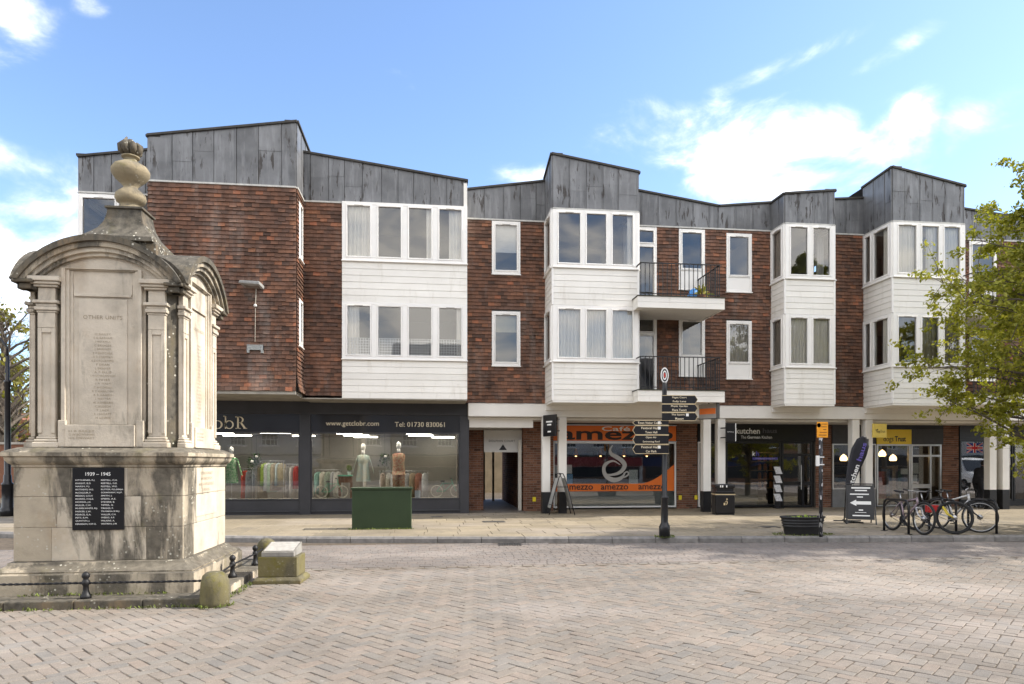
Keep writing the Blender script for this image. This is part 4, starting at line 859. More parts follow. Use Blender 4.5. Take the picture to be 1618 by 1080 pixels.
MB().box(sx0 + .42, sx1 - .42, sy0 + .42, sy1 - .42, -.02, .09).build('step_core', STONE_DARK, mon)
sweep([(1.18, .08), (1.18, .34), (1.165, .36)]).build('plinth', STONE_STAIN, mon, bevel=.02, seg=2)
o = sweep([(1.15, .355), (1.155, .375), (1.13, .40), (1.07, .42), (1.035, .45), (1.03, .475), (1.0, .485)]).build('base_moulding', STONE_STAIN, mon); smooth_angle(o, 50)
# die: three courses of separate blocks
zs = [.487, .90, 1.28, 1.645]
for c in range(3):
    z0, z1 = zs[c] + .0008, zs[c + 1] - .0008; a, b = .985, .885; s = .33 + (.16 if c == 1 else 0)
    for (x0, x1) in ((-a, -s), (-s, s), (s, a)) if c != 0 else ((-a, -.55), (-.55, .0), (.0, .55), (.55, a)):
        MB().box(x0 + .0008, x1 - .0008, -b, -b + .4, z0, z1).build('stone_block', STONE_STAIN if min(abs(x0), abs(x1)) > .3 and abs(x0) + abs(x1) > 1.2 else STONE, mon, bevel=.005); MB().box(x0 + .002, x1 - .002, b - .4, b, z0, z1).build('stone_block', STONE, mon, bevel=.008)
    for sgn in (-1, 1): MB().box(min(sgn * a, sgn * (a - .4)), max(sgn * a, sgn * (a - .4)), -b + .404, b - .404, z0, z1).build('stone_block', STONE if c else STONE_CLEAN, mon, bevel=.008)
MB().box(-.6, .6, -.5, .5, .49, 1.64).build('core', STONE_DARK, mon)
MB().box(.986, .992, -.42, .42, .98, 1.26).build('side_tablet', STONE_CLEAN, mon)
o = sweep([(.985, 1.63), (1.0, 1.645), (1.0, 1.665), (1.03, 1.69), (1.055, 1.73), (1.06, 1.765), (1.085, 1.775), (1.085, 1.82), (1.07, 1.835), (.95, 1.885)]).build('cornice', STONE_STAIN, mon); smooth_angle(o, 35)
# upper stage
UF = .76           # front plane (half depth of the core)
sweep([(.855, 1.86), (.855, 3.95)], .12).build('shaft', STONE_DARK, mon, bevel=.01)
def face(k):       # frame of one of the four faces: s along it (0 = centre), o outwards
    hx, hy = .855, .755
    return (Fr(0, -hy, 1, -hy), Fr(hx, 0, hx, 1), Fr(0, hy, -1, hy), Fr(-hx, 0, -hx, -1))[k]
NAMES = ['H BAILEY', 'E G BARHAM', 'J BOXALL', 'C BRIDGER', 'J BRIDGER', 'E F BUTCHER', 'A V CHAPMAN', 'E E CROCKFORD', 'F DEAN', 'L DENYER', 'A F ELLIS', 'J H ETHERINGTON', 'R FRYER', 'J A GALE', 'C A GOSDEN', 'R C HAMILTON', 'R S HARRIS', 'J HESTER', 'W A HIBBERD', 'C HUDSON', 'T LACK', 'E LEGGATT', 'H LEWIS']
INSC = pm('carved_letter', (.36, .30, .22), .15, 20, .9)
for k in range(4):
    fr = face(k); cl = STONE_CLEAN; w = .0 if k % 2 == 0 else .05
    P = lambda s: s * (1 - (.1 if k % 2 else 0))
    m = MB(); m.fbox(fr, P(-.5), P(.5), .0, .02, 1.9, 4.15); m.build('face_panel', cl, mon)
    for s in (-1, 1):
        a, b = sorted((P(s * .545), P(s * .745))); m = MB(); m.fbox(fr, a, b, 0, .05, 2.02, 3.55)
        m.fbox(fr, a, a + .045, .05, .068, 2.06, 3.36); m.fbox(fr, b - .045, b, .05, .068, 2.06, 3.36); m.fbox(fr, a + .046, b - .046, .05, .068, 3.3, 3.36); m.fbox(fr, a, b, .05, .0675, 3.362, 3.548); pl = m.build('pilaster', cl, mon, bevel=.006)
        m = MB()
        for (e, z0, z1) in ((.012, 3.55, 3.575), (.03, 3.577, 3.62), (.018, 3.622, 3.66), (.045, 3.662, 3.70), (.0, 3.702, 3.86), (.035, 3.862, 3.89), (.06, 3.892, 3.925), (.085, 3.927, 3.985)): m.fbox(fr, a - e, b + e, 0, .06 + e, z0, z1)
        m.build('capital', cl if k < 2 else STONE, pl, bevel=.007)
        m = MB()
        for (e, z0, z1) in ((.05, 1.88, 1.95), (.035, 1.952, 1.985), (.015, 1.987, 2.018)): m.fbox(fr, a - e, b + e, 0, .06 + e, z0, z1)
        m.build('pilaster_base', cl, pl, bevel=.012)
        for (i0, i1, o0) in ((.47, .425, .075), (.425, .385, .055), (.385, .35, .035)):
            a, b = sorted((P(s * i0), P(s * i1))); m = MB(); m.fbox(fr, a, b, .0, o0, 2.17, 3.97 + i0 * .3); m.build('architrave', cl, mon, bevel=.005)
        m = MB(); a, b = sorted((P(s * .41), P(s * .5))); m.fbox(fr, a, b, 0, .095, 1.89, 2.22); m.build('architrave_foot', cl, mon, bevel=.008)
    for (i0, i1, o0) in ((.47, .425, .074), (.425, .385, .054), (.385, .35, .034)):
        m = MB(); m.fbox(fr, P(-i1), P(i1), 0, o0, 3.97 + i1 * .3 + .001, 3.97 + i0 * .3 - .001); m.build('architrave', cl, mon, bevel=.005)
    m = MB(); m.fbox(fr, P(-.345), P(.345), 0, .03, 3.79, 4.07); m.fbox(fr, P(-.335), P(.335), .03, .045, 3.765, 3.80); m.build('upper_tablet', cl, mon, bevel=.005)
    m = MB(); m.fbox(fr, P(-.285), P(.285), 0, .034, 2.17, 3.74); tb = m.build('names_tablet', cl, mon, bevel=.005)
    m = MB(); m.fbox(fr, P(-.41), P(.405), 0, .115, 1.89, 2.165); lt = m.build('lower_tablet', cl, mon, bevel=.008)
    rd = (fr.d.x, fr.d.y, 0)
    if k < 2:
        text('OTHER UNITS', 'inscription', INSC, tb, fr(.0, .035, 3.51), rd, U3, w=P(.46), spacing=1.1)
        for i, nme in enumerate(NAMES): text(nme, 'inscription', INSC, tb, fr(0, .035, 3.30 - i * .0475), rd, U3, h=.026, w=P(.0155 * len(nme) + .06), spacing=1.15)
        for i, nme in enumerate(('H R BAILEY', 'G W BOWNMAN', 'H E STEWART')): text(nme, 'inscription', INSC, lt, fr(P(-.36), .116, 2.085 - i * .043), rd, U3, h=.025, w=P(.3), align='L')
if True:
    fr = Fr(0, -.885, 1, -.885); m = MB(); m.fbox(fr, -.305, .295, .001, .018, .865, 1.632); pq = m.build('names_plaque', BLACKSIGN, mon, bevel=.003)
    text('1939 – 1945', 'inscription', WHITETXT, pq, fr(-.005, .019, 1.555), R3, U3, w=.29, bold=.012)
    LN = ['KITCHENER, R.J.', 'KNIGHT, B.G.', 'MARSH, P.J.', 'MATTHEWS, W.D.', 'McCULLUM, P.', 'MEDIAN, G.O.H', 'MORRIS, H.G.E.', 'MORRIS, J.S.', 'MULLER, C.W.', 'MUSSELWHITE, R.J.', 'PARKER, L.W.', 'PEARCE, G.A.', 'PETT, R.W.', 'QUINTON, J.', 'KENNISON, H.W.G.']
    RN = ['RESTELL, C.H.', 'RESTELL, G.E.', 'RESTELL, W.E.', 'RUTTER, F.E.(MM)A.', 'SCRIMSHAW, M.J.P.', 'SMITH, J.', 'SPIERS, A.E.', 'STEVENS, B.', 'TIPPER, G.', 'TRIGGS, F.', 'TRUSMAN, R.W.J.', 'WALLER, C.H.', 'WEEKS, A.F.', 'WILKINS, A.', 'WHITMAN, L.W.']
    for i, (a, b) in enumerate(zip(LN, RN)):
        z = 1.478 - i * .0385; text(a, 'inscription', WHITETXT, pq, fr(-.265, .019, z), R3, U3, h=.021, w=.0150 * len(a), align='L', bold=.012); text(b, 'inscription', WHITETXT, pq, fr(.03, .019, z), R3, U3, h=.021, w=.0145 * len(b), align='L', bold=.012)
    fr = Fr(.993, 0, .993, 1); 
    for i, (s, w_) in enumerate((('TO THE HONOURED', .5), ('MEMORY OF THE', .46), ('MEN OF PETERSFIELD', .6), ('WHO FELL', .3))): text(s, 'inscription', INSC, mon, fr(0, .002, 1.56 - i * .075), (0, 1, 0), U3, w=w_, h=.034)
# arched pediments on the four sides, running through as crossing vaults
def arc(c, rise, z0, n=18):
    R = (c * c + rise * rise) / (2 * rise); a = math.asin(min(1, c / R)); return [(R * math.sin(-a + 2 * a * i / n), z0 + rise - R + R * math.cos(-a + 2 * a * i / n)) for i in range(n + 1)]
for k in range(4):
    hx, hy = (.855, .755) if k % 2 == 0 else (.755, .855); ax = k
    def PT(s, o, z, k=k): return face(k)(s, o, z)
    kk = 1. if k % 2 == 0 else .9
    bands = ((.985, .56, 3.945, .185, .925, .50, 3.93), (.925, .50, 3.93, .15, .865, .44, 3.925), (.865, .44, 3.925, .115, .81, .385, 3.925), (.81, .385, 3.925, .075, .765, .34, 3.925))
    for i, (c0, r0, z0, out, c1, r1, z1) in enumerate(bands):
        A, Bq = arc(c0 * kk, r0, z0), arc(c1 * kk, r1, z1); m = MB(); nn = len(A)
        hf, rat = (.755, .94 / .985) if k % 2 == 0 else (.855, 1.04 / .8865)
        mit = lambda s, out=out: min(out - .01, abs(s) * rat - hf)
        rings = [[PT(A[j][0], out, A[j][1]), PT(Bq[j][0], out, Bq[j][1] + .001), PT(Bq[j][0], mit(Bq[j][0]), Bq[j][1] + .001), PT(A[j][0], mit(A[j][0]), A[j][1])] for j in range(nn)]
        m.loft(rings); smooth_angle(m.build('arched_cornice' if i == 0 else 'archivolt', (STONE_DARK, STONE_STAIN, STONE, STONE)[i], mon), 40)
    A = arc(.78 * kk, .345, 3.925); m = MB(); m.prism([PT(a, .027, z) for a, z in A], (Vector(PT(0, -.3, 0)) - Vector(PT(0, .027, 0)))); m.build('tympanum', STONE_CLEAN, mon)
    for s in (-1, 1):
        a, b = sorted((s * .76 * kk, s * .985 * kk)); m = MB(); m.fbox(face(k), a, b, -.1, .165, 3.90, 3.944); m.fbox(face(k), min(s * .80 * kk, s * .93 * kk), max(s * .80 * kk, s * .93 * kk), -.1, .12, 3.83, 3.898); m.build('cornice_end', STONE_DARK, mon, bevel=.012)
sweep([(.66, 3.94), (.64, 4.1), (.58, 4.28), (.5, 4.36), (.47, 4.4), (.465, 4.58), (.44, 4.62)]).build('attic_block', STONE_DARK, mon, bevel=.012)
o = sweep([(.44, 4.6), (.43, 4.66), (.37, 4.72), (.30, 4.8), (.25, 4.9), (.225, 5.0), (.215, 5.08), (.24, 5.09), (.24, 5.115), (.2, 5.13)], 0, .02).build('swept_pedestal', STONE_DARK, mon); smooth_angle(o, 35)
m = MB(); m.lathe([(.16, 5.12), (.165, 5.15), (.13, 5.165), (.12, 5.20), (.135, 5.215), (.175, 5.24), (.195, 5.29), (.185, 5.345), (.14, 5.39), (.09, 5.43), (.088, 5.455), (.13, 5.50), (.195, 5.56), (.236, 5.625), (.238, 5.675), (.205, 5.73), (.14, 5.77), (.085, 5.80), (.075, 5.83), (.08, 5.845), (.112, 5.85), (.112, 5.868), (.08, 5.875), (.075, 5.89)], n=32); urn = m.build('urn', m_stone('urn_stone', (.30, .25, .165), .7, .4, .5), mon, True)
m = MB()
for j in range(7):
    a = j * 2 * math.pi / 7; x, y = .07 * math.cos(a), .07 * math.sin(a); m.tube([(x * .8, y * .8, 5.89), (x * 1.7, y * 1.7, 5.95), (x * 1.8, y * 1.8, 6.0), (x * 1.1, y * 1.1, 6.06 + .02 * (j % 3))], [.035, .045, .04, .012], 8)
m.lathe([(.06, 5.89), (.09, 5.95), (.07, 6.03), (.03, 6.08 + .02), (.0, 6.11)], n=12); m.build('flame_finial', STONE_DARK, urn, True)
# low railing round the plot
IRON = pm('old_iron', (.02, .02, .022), .3, 9, .5, .3)
rl = thing('low_railing', 'low black iron railing with twisted bars round the memorial step', 'railing', (-4.04, 8.57, .1))
def rpost(x, y):
    m = MB(); m.lathe([(.06, .1), (.06, .13), (.045, .15), (.032, .19), (.03, .25), (.042, .265), (.042, .30), (.03, .315), (.03, .335), (.042, .35), (.045, .375), (.03, .40), (.008, .415)], (x, y, 0), 12); m.build('post', IRON, rl, True)
pts = [(-5.6, 8.57), (-4.04, 8.57), (-2.62, 8.56)]; pts2 = [(-2.66, 8.62), (-2.75, 9.89), (-2.72, 11.0), (-2.75, 11.6)]
for p in (pts[1], pts2[1], pts2[2]): rpost(*p)
for pl in (pts, pts2):
    for (a, b) in zip(pl, pl[1:]):
        L = math.dist(a, b); nn = int(L / .02)
        for q in (0, 1):
            m = MB(); m.tube([(a[0] + (b[0] - a[0]) * i / nn + (.007 * math.cos(i * .9 + q * math.pi) if pl is pts2 else 0), a[1] + (b[1] - a[1]) * i / nn + (.007 * math.cos(i * .9 + q * math.pi) if pl is pts else 0), .28 + .007 * math.sin(i * .9 + q * math.pi)) for i in range(nn + 1)], .0095, 5); m.build('rail', IRON, rl, True)
def stone_bollard(x, y, label, h=.41, r=.165, z0=0.):
    m = MB(); pr = [(r * .96, z0 - .02), (r, z0 + .05), (r * .98, z0 + h * .55), (r * .93, z0 + h * .72), (r * .78, z0 + h * .88), (r * .5, z0 + h * .97), (.02, z0 + h)]; m.lathe(pr, (x, y, 0), 20)
    m.v = [(a + .008 * math.sin(9 * c + 3 * a * 7), b + .008 * math.cos(11 * c + b * 9), c) for a, b, c in m.v]; tag(m.build('stone_bollard', STONE_MOSS, None, True), label, 'bollard', 'stone bollards at the memorial corners')
stone_bollard(-2.56, 8.47, 'squat moss-covered stone bollard at the front corner of the memorial step'); stone_bollard(-2.72, 11.75, 'mossy stone bollard half hidden behind the plaque stone', .44)
# plaque stone
ps = thing('plaque_stone', 'small mossy stone block with a pale sloping plaque beside the memorial', 'plaque stone', (-2.13, 10.12, 0), math.radians(-3))
m = MB(); m.loft([[(-.33, -.29, 0), (.33, -.29, 0), (.33, .29, 0), (-.33, .29, 0)], [(-.33, -.29, .05), (.33, -.29, .05), (.33, .29, .05), (-.33, .29, .05)], [(-.29, -.25, .09), (.29, -.25, .09), (.29, .25, .09), (-.29, .25, .09)]]); m.build('foot', STONE_MOSS, ps, bevel=.01)
m = MB(); m.box(-.27, .27, -.24, .24, .09, .375); m.build('block', STONE_MOSS, ps, bevel=.012)
m = MB(); m.add([(-.225, -.235, .376), (.225, -.235, .376), (.225, .235, .376), (-.225, .235, .376), (-.225, -.235, .44), (.225, -.235, .44), (.225, .235, .535), (-.225, .235, .535)], MB.BF); m.build('plaque_bed', m_stone('grey_granite', (.3, .29, .27), .5, .3, .1), ps, bevel=.006)
m = MB(); m.add([(-.2, -.2, .4480), (.2, -.2, .4480), (.2, .2, .5290), (-.2, .2, .5290), (-.2, -.2, .457), (.2, -.2, .457), (.2, .2, .538), (-.2, .2, .538)], MB.BF); pl = m.build('plaque', pm('pale_plaque', (.4, .385, .35), .2, 14, .6), ps)
# ================================================================ STREET FURNITURE
# green cabinet
x, y = GP(603, 836); cb = thing('utility_cabinet', 'dark green metal street cabinet standing in front of the clothes shop window', 'cabinet', (x, y + .22, .12), 0)
MB().box(-.69, .69, -.2, .2, 0, .93).build('body', GREENBOX, cb, bevel=.012); MB().box(-.715, .715, -.225, .225, .932, .985).build('lid', GREENBOX, cb, bevel=.012)
MB().box(-.7, .7, -.21, .21, 0, .03).build('foot', GREENBOX, cb)
# fingerpost
x, y = GP(1050, 848); fpz = .12; fp = thing('fingerpost', 'black cast-iron fingerpost with gold-edged arms and white round badge on top', 'signpost', (x, y, fpz), TH * -1 + .04)
PB = pm('gloss_black', (.014, .014, .016), .1, 6, .28); GOLD = pm('gold_edge', (.62, .50, .30), .08, 5, .45)
m = MB(); m.lathe([(.115, 0), (.115, .22), (.10, .25), (.085, .28), (.075, .32), (.072, .8), (.085, .82), (.085, .85), (.055, .88), (.052, 1.9), (.05, 3.1), (.045, 3.25), (.035, 3.27)], n=20); post = m.build('post', PB, fp, True)
m = MB(); n = 28; m.prism([(.085 * math.cos(2 * math.pi * i / n), -.012, 3.42 + .165 * math.sin(2 * math.pi * i / n)) for i in range(n)], (0, .024, 0)); bd = m.build('badge', PB, fp)
def ell(rx, rz, y, n=28): return [(rx * math.cos(2 * math.pi * i / n), y, 3.42 + rz * math.sin(2 * math.pi * i / n)) for i in range(n)]
for (ro, ri, mt, yy) in (((.085, .165), (.065, .135), WHITETXT, -.0135), ((.045, .1), (.028, .07), WHITETXT, -.0135), ((.02, .05), (.001, .002), pm('red_enamel', (.5, .05, .04), .05), -.0135)):
    m = MB(); a, b = ell(*ro, yy), ell(*ri, yy); m.add(a + b, [(i, (i + 1) % n, n + (i + 1) % n, n + i) for i in range(n)]); m.build('badge_ring', mt, bd)
ARMS = [(1, 3.02, .175, ['Pages Court', 'Folly Lane'], 0), (1, 2.84, .165, ['Physic Garden', 'Flora Twort'], 0), (1, 2.66, .165, ['The Square', 'Museum'], 1), (-1, 2.53, .095, ['Town Visitor Centre'], 1), (-1, 2.375, .185, ['Festival Hall', 'Town Hall'], 1), (-1, 2.175, .185, ['Open Air', 'Swimming Pool'], 0), (-1, 1.975, .185, ['Festival Hall', 'Car Park'], 1)]
for sgn, zc_, h, tx, ic in ARMS:
    a = [(-.07 * sgn, h / 2), (.63 * sgn, h / 2), (.685 * sgn, 0), (.63 * sgn, -h / 2), (-.07 * sgn, -h / 2)]; 
    if sgn < 0: a = a[::-1]
    m = MB(); m.prism([(p, -.062, zc_ - fpz + q) for p, q in a], (0, .016, 0)); arm = m.build('arm', PB, fp)
    for s2 in (1, -1): m = MB(); m.box(min(-.075 * sgn, .635 * sgn), max(-.075 * sgn, .635 * sgn), -.066, -.044, zc_ - fpz + s2 * h / 2 - .005, zc_ - fpz + s2 * h / 2 + .005); m.build('gold_edge', GOLD, arm)
    m = MB()
    for s2 in (1, -1): m.tube([(.632 * sgn, -.055, zc_ - fpz + s2 * h / 2), (.69 * sgn, -.055, zc_ - fpz)], .008, 4)
    m.build('gold_edge', GOLD, arm)
    for i, s in enumerate(tx):
        z = zc_ - fpz + ((h * .24) * (1 - 2 * i) if len(tx) > 1 else 0); text(s, 'lettering', CREAMTXT, arm, (.30 * sgn - (.03 if ic and i == 0 else 0), -.0625, z), R3, U3, w=.026 * len(s) + .02, h=.048, bold=.01)
    if ic: m = MB(); m.box(.30 * sgn + .14, .30 * sgn + .20, -.064, -.0622, zc_ - fpz + (h * .24 if len(tx) > 1 else 0) - .03, zc_ - fpz + (h * .24 if len(tx) > 1 else 0) + .03); m.build('symbol_panel', WHITETXT, arm)
# planter
x, y = GP(1278, 846); pl = thing('planter', 'oval black ribbed planter standing on the block paving at the kerb', 'planter', (x, y + .25, .12), 0)
PLAS = pm('black_plastic', (.02, .02, .021), .15, 6, .5); m = MB(); prof = [(.40, 0), (.41, .03)]
for i in range(3): z = .17 + i * .06; prof += [(.435 + i * .015, z), (.452 + i * .015, z + .01), (.452 + i * .015, z + .03), (.44 + i * .015, z + .04)]
prof += [(.485, .365), (.51, .37), (.51, .40), (.48, .40), (.47, .34), (.02, .33)]; m.lathe(prof, n=36, sy=.55); m.build('tub', PLAS, pl, True)
m = MB(); m.lathe([(.465, .35), (.02, .355)], n=24, sy=.55); m.build('soil', pm('soil', (.05, .035, .025), .3, 20, .95), pl)
def leaf_blades(mb, pts, L, w, rs):
    for (x, y, z) in pts:
        a = rs.uniform(0, 2 * math.pi); t = rs.uniform(.3, 1.2); d = Vector((math.cos(a) * math.cos(t), math.sin(a) * math.cos(t), math.sin(t))); s = d.cross(Vector((0, 0, 1))).normalized() * w; l = L * rs.uniform(.6, 1.2); p = Vector((x, y, z)); q = p + d * l + Vector((0, 0, -.15 * l))
        mb.add([p - s * .3, p + s * .3, p + d * l * .5 + s, q, p + d * l * .5 - s], [(0, 1, 2, 3, 4)])
LEAFY = pm('bright_leaf', (.22, .3, .04), .3, 12, .7); GRASSG = pm('grass_green', (.12, .15, .03), .4, 8, .85)
m = MB(); leaf_blades(m, [(RS.uniform(-.35, .35), RS.uniform(-.15, .15), .35) for _ in range(60)], .11, .018, RS); m.build('plants', LEAFY, pl)
def tuft(name, pts, L, w, label, n=1):
    m = MB(); leaf_blades(m, pts, L, w, RS); tag(m.build(name, GRASSG), kind='stuff')
tuft('weeds', [(x + .56 * math.cos(a) * r, y + .25 + .3 * math.sin(a) * r, .12) for a, r in zip(RS.uniform(0, 6.28, 260), RS.uniform(.9, 1.25, 260))] + [(fp.location.x + .2 * math.cos(a), fp.location.y + .2 * math.sin(a), .12) for a in RS.uniform(0, 6.28, 110)]
     + [(cb.location.x + RS.uniform(-.75, .75), cb.location.y - .22 - abs(RS.normal(0, .04)), .12) for _ in range(220)] + [(RS.uniform(-5.6, -2.7), 8.40 - abs(RS.normal(0, .02)), 0) for _ in range(160)] + [(RS.uniform(-4.9, -3.2), 8.78 - abs(RS.normal(0, .03)), .1) for _ in range(120)] + [(-2.56 + .2 * math.cos(a), 8.47 + .2 * math.sin(a), 0) for a in RS.uniform(3, 6.6, 60)] + [(-2.55 + abs(RS.normal(0, .05)), RS.uniform(8.7, 10), 0) for _ in range(120)], .06, .008, '')
# parking restriction post
x, y = GP(1297, 848); pp = thing('sign_post', 'sticker-covered dark pole with an orange restriction plate, standing by the planter', 'sign post', (x, y, .12), 0)
def m_sticker():
    t = NT('stickered_pole'); v = t.n('ShaderNodeTexVoronoi'); t.l(t.pos((30, 30, 14)), v.inputs['Vector']); v.inputs['Scale'].default_value = 1.; f = t.ramp(v.outputs['Color'], [(.0, (.02, .02, .022)), (.5, (.03, .03, .035)), (.62, (.5, .5, .5)), (.72, (.06, .06, .07)), (.86, (.6, .6, .62)), (.95, (.12, .2, .3))], 'CONSTANT')
    t.bsdf(f, .5); return t.m
m = MB(); m.tube([(0, 0, 0), (0, 0, 2.4)], .038, 14); m.build('pole', m_sticker(), pp, True)
m = MB(); m.box(-.12, .13, -.055, -.045, 2.1, 2.43); sp = m.build('plate', pm('orange_plate', (.8, .33, .02), .04), pp, bevel=.006)
for i, (a, b) in enumerate(((-.02, .11), (-.03, .1), (.02, .09), (-.06, .1), (-.08, .1))): m = MB(); z = 2.385 - i * .058; m.box(a, b, -.0565, -.055, z - .008, z + .008); m.build('small_print', pm('print_brown', (.2, .08, .02), .05), sp)
m = MB(); m.lathe([(.045, 0), (.001, .0)], n=18); m.v = [(a - .075, -.0568 - c, b + 2.36) for a, b, c in m.v]; m.build('blue_disc', pm('blue_disc', (.05, .06, .3), .05), sp)
m = MB(); m.box(-.1, -.045, -.03, .03, 1.5, 1.72); m.box(-.045, .05, -.045, .045, 1.52, 1.54); m.box(-.045, .05, -.045, .045, 1.68, 1.70); m.build('clamp_plate', WHITETXT, pp)
# litter bin
x, y = GP(1147, 813); bn = thing('litter_bin', 'black litter bin with gold band and litter emblem in front of the kitchen shop', 'bin', (x, y + .2, .12), -.15)
MB().box(-.29, .29, -.24, .24, .03, .60).build('body', PB, bn, bevel=.03); MB().box(-.275, .275, -.225, .225, 0, .03).build('foot', BLACK, bn); MB().box(-.297, .297, -.247, .247, .6, .625).build('gold_band', GOLD, bn); MB().box(-.285, .285, -.235, .235, .627, .70).build('neck', PB, bn, bevel=.01)
MB().box(-.25, .25, -.2, .2, .70, .82).build('mouth', BLACK, bn); MB().box(-.305, .305, -.255, .255, .80, .92).build('hood', PB, bn, bevel=.035)
m = MB(); m.ball((.05, -.243, .47), .022, .004, .022); m.tube([(.04, -.243, .43), (.06, -.243, .36), (.03, -.243, .3)], .013, 6); m.tube([(.045, -.243, .42), (-.01, -.243, .38)], .008, 6); m.box(-.05, .0, -.246, -.2415, .29, .36); m.build('litter_emblem', GOLD, bn)
for a in (-.16, -.1, .02): m = MB(); m.box(a, a + .035, -.2575, -.2555, .825, .89); m.build('sticker', WHITETXT, bn)
# A-boards
ab = thing('pavement_board', 'curved-top metal A-board seen edge-on beside the first white columns', 'A-board', (XY(885, 20.45), 20.45, .12), 0)
FR_ = pm('board_frame', (.02, .02, .022), .1, 5, .4); m = MB()
for s in (-1, 1):
    for yy in (-.3, .3): m.tube([(s * .39, yy, 0), (s * .30, yy, .35), (s * .17, yy, .85), (s * .09, yy, 1.12), (s * .03, yy, 1.24)], .014, 8)
    m.tube([(s * .31, -.3, .3), (s * .31, .3, .3)], .012, 6); m.tube([(s * .03, -.3, 1.24), (s * .03, .3, 1.24)], .012, 6)
m.tube([(-.17, -.3, .84), (.17, -.3, .84)], .012, 6); m.build('frame', FR_, ab, True)
for s in (-1, 1): m = MB(); m.add([(s * .34, -.28, .2), (s * .34, .28, .2), (s * .1, .28, 1.1), (s * .1, -.28, 1.1), (s * .325, -.28, .2), (s * .325, .28, .2), (s * .085, .28, 1.1), (s * .085, -.28, 1.1)], MB.BF); m.build('panel', pm('grey_board', (.42, .42, .4), .1, 6, .4), ab)
x, y = GP(1366, 828); a2 = thing('pavement_board', 'black A-board with white arrow standing before the flag beside the bikes', 'A-board', (x, y + .2, .12), math.radians(-24))
m = MB()
for s in (-1, 1): m.tube([(s * .34, -.26, 0), (s * .31, .0, 1.02), (s * .32, .30, .0)], .016, 6)
m.tube([(-.31, 0, 1.02), (.31, 0, 1.02)], .016, 6); m.build('frame', FR_, a2)
lean = .26 / 1.02
def bp(s, z, o=0): return (s, -.26 + z * lean - o, z)
for sg in (1, -1): m = MB(); m.add([(-.31, sg * (-.26 + .12 * lean), .12), (.31, sg * (-.26 + .12 * lean), .12), (.3, -sg * .02, .99), (-.3, -sg * .02, .99), (-.31, sg * (-.24 + .12 * lean), .12), (.31, sg * (-.24 + .12 * lean), .12), (.3, 0, .99), (-.3, 0, .99)], MB.BF); pn = m.build('panel', BLACKSIGN if sg > 0 else pm('grey_back', (.2, .19, .17), .1), a2)
m = MB(); N_ = lambda s, z: bp(s, z, .012)
for (a, b, z, h) in ((-.2, .24, .92, .035), (-.12, .16, .855, .03), (-.24, .2, .76, .03), (-.08, .06, .69, .028), (-.05, .05, .36, .03), (-.14, .12, .30, .012), (-.2, .2, .22, .03)): m.add([N_(a, z - h / 2), N_(b, z - h / 2), N_(b, z + h / 2), N_(a, z + h / 2)], [(0, 1, 2, 3)])
m.add([N_(-.25, .54), N_(-.1, .46), N_(-.1, .50), N_(.24, .50), N_(.24, .58), N_(-.1, .58), N_(-.1, .62)], [tuple(range(7))]); m.build('board_print', WHITETXT, a2)
m = MB(); m.tube([(-.0, .35, .02), (-.35, -.1, .02)], .02, 6); m.tube([(-.3, .3, .02), (.1, .05, .02)], .02, 6); m.build('floor_brace', FR_, a2)
# feather flag
x, y = GP(1357, 826); fl = thing('feather_flag', 'tall black and purple feather flag leaning behind the arrow board', 'flag', (x, y + .5, .12), math.radians(-12))
pole = [(0, 0, .05), (-.03, 0, .5), (-.03, 0, 1.0), (0.02, 0, 1.5), (.12, 0, 1.95), (.25, 0, 2.18), (.38, 0, 2.27), (.5, 0, 2.25)]; m = MB(); m.tube(pole, .012, 6); m.build('pole', FR_, fl, True)
left = [(-.03, .62), (-.05, 1.0), (.0, 1.5), (.1, 1.93), (.24, 2.2), (.40, 2.29)]; right = [(-.0, .60), (.18, 1.0), (.34, 1.4), (.48, 1.75), (.56, 2.0), (.56, 2.2)]; rows = []
for i in range(21):
    t = i / 20 * 5; j = min(4, int(t)); q = t - j; L = [left[j][c] + (left[j + 1][c] - left[j][c]) * q for c in (0, 1)]; R_ = [right[j][c] + (right[j + 1][c] - right[j][c]) * q for c in (0, 1)]
    rows.append([(L[0] + (R_[0] - L[0]) * u, .03 * math.sin(5 * u + i * .5) * u - .01, L[1] + (R_[1] - L[1]) * u) for u in (0, .2, .35, .55, .8, 1)])
m = MB(); m.loft(rows, False, False); o = m.build('sail', pm('flag_black', (.022, .022, .028), .1, 6, .6), fl, True); s_ = o.modifiers.new('solid', 'SOLIDIFY'); s_.thickness = .004
d = Vector((.30, 0, .95)).normalized(); text('kutchen', 'lettering', WHITETXT, fl, (.13, -.05, 1.17), tuple(d), (-d.z, 0, d.x), w=.72, h=.13, bold=.02); text('haus', 'lettering', pm('violet_print', (.14, .11, .4), .05), fl, (.35, -.05, 1.86), tuple(d), (-d.z, 0, d.x), w=.5, h=.13, bold=.02)
m = MB(); m.tube([(-.35, 0, .02), (.35, 0, .02)], .018, 6); m.tube([(0, -.3, .02), (0, .3, .02)], .018, 6); m.build('cross_base', FR_, fl)
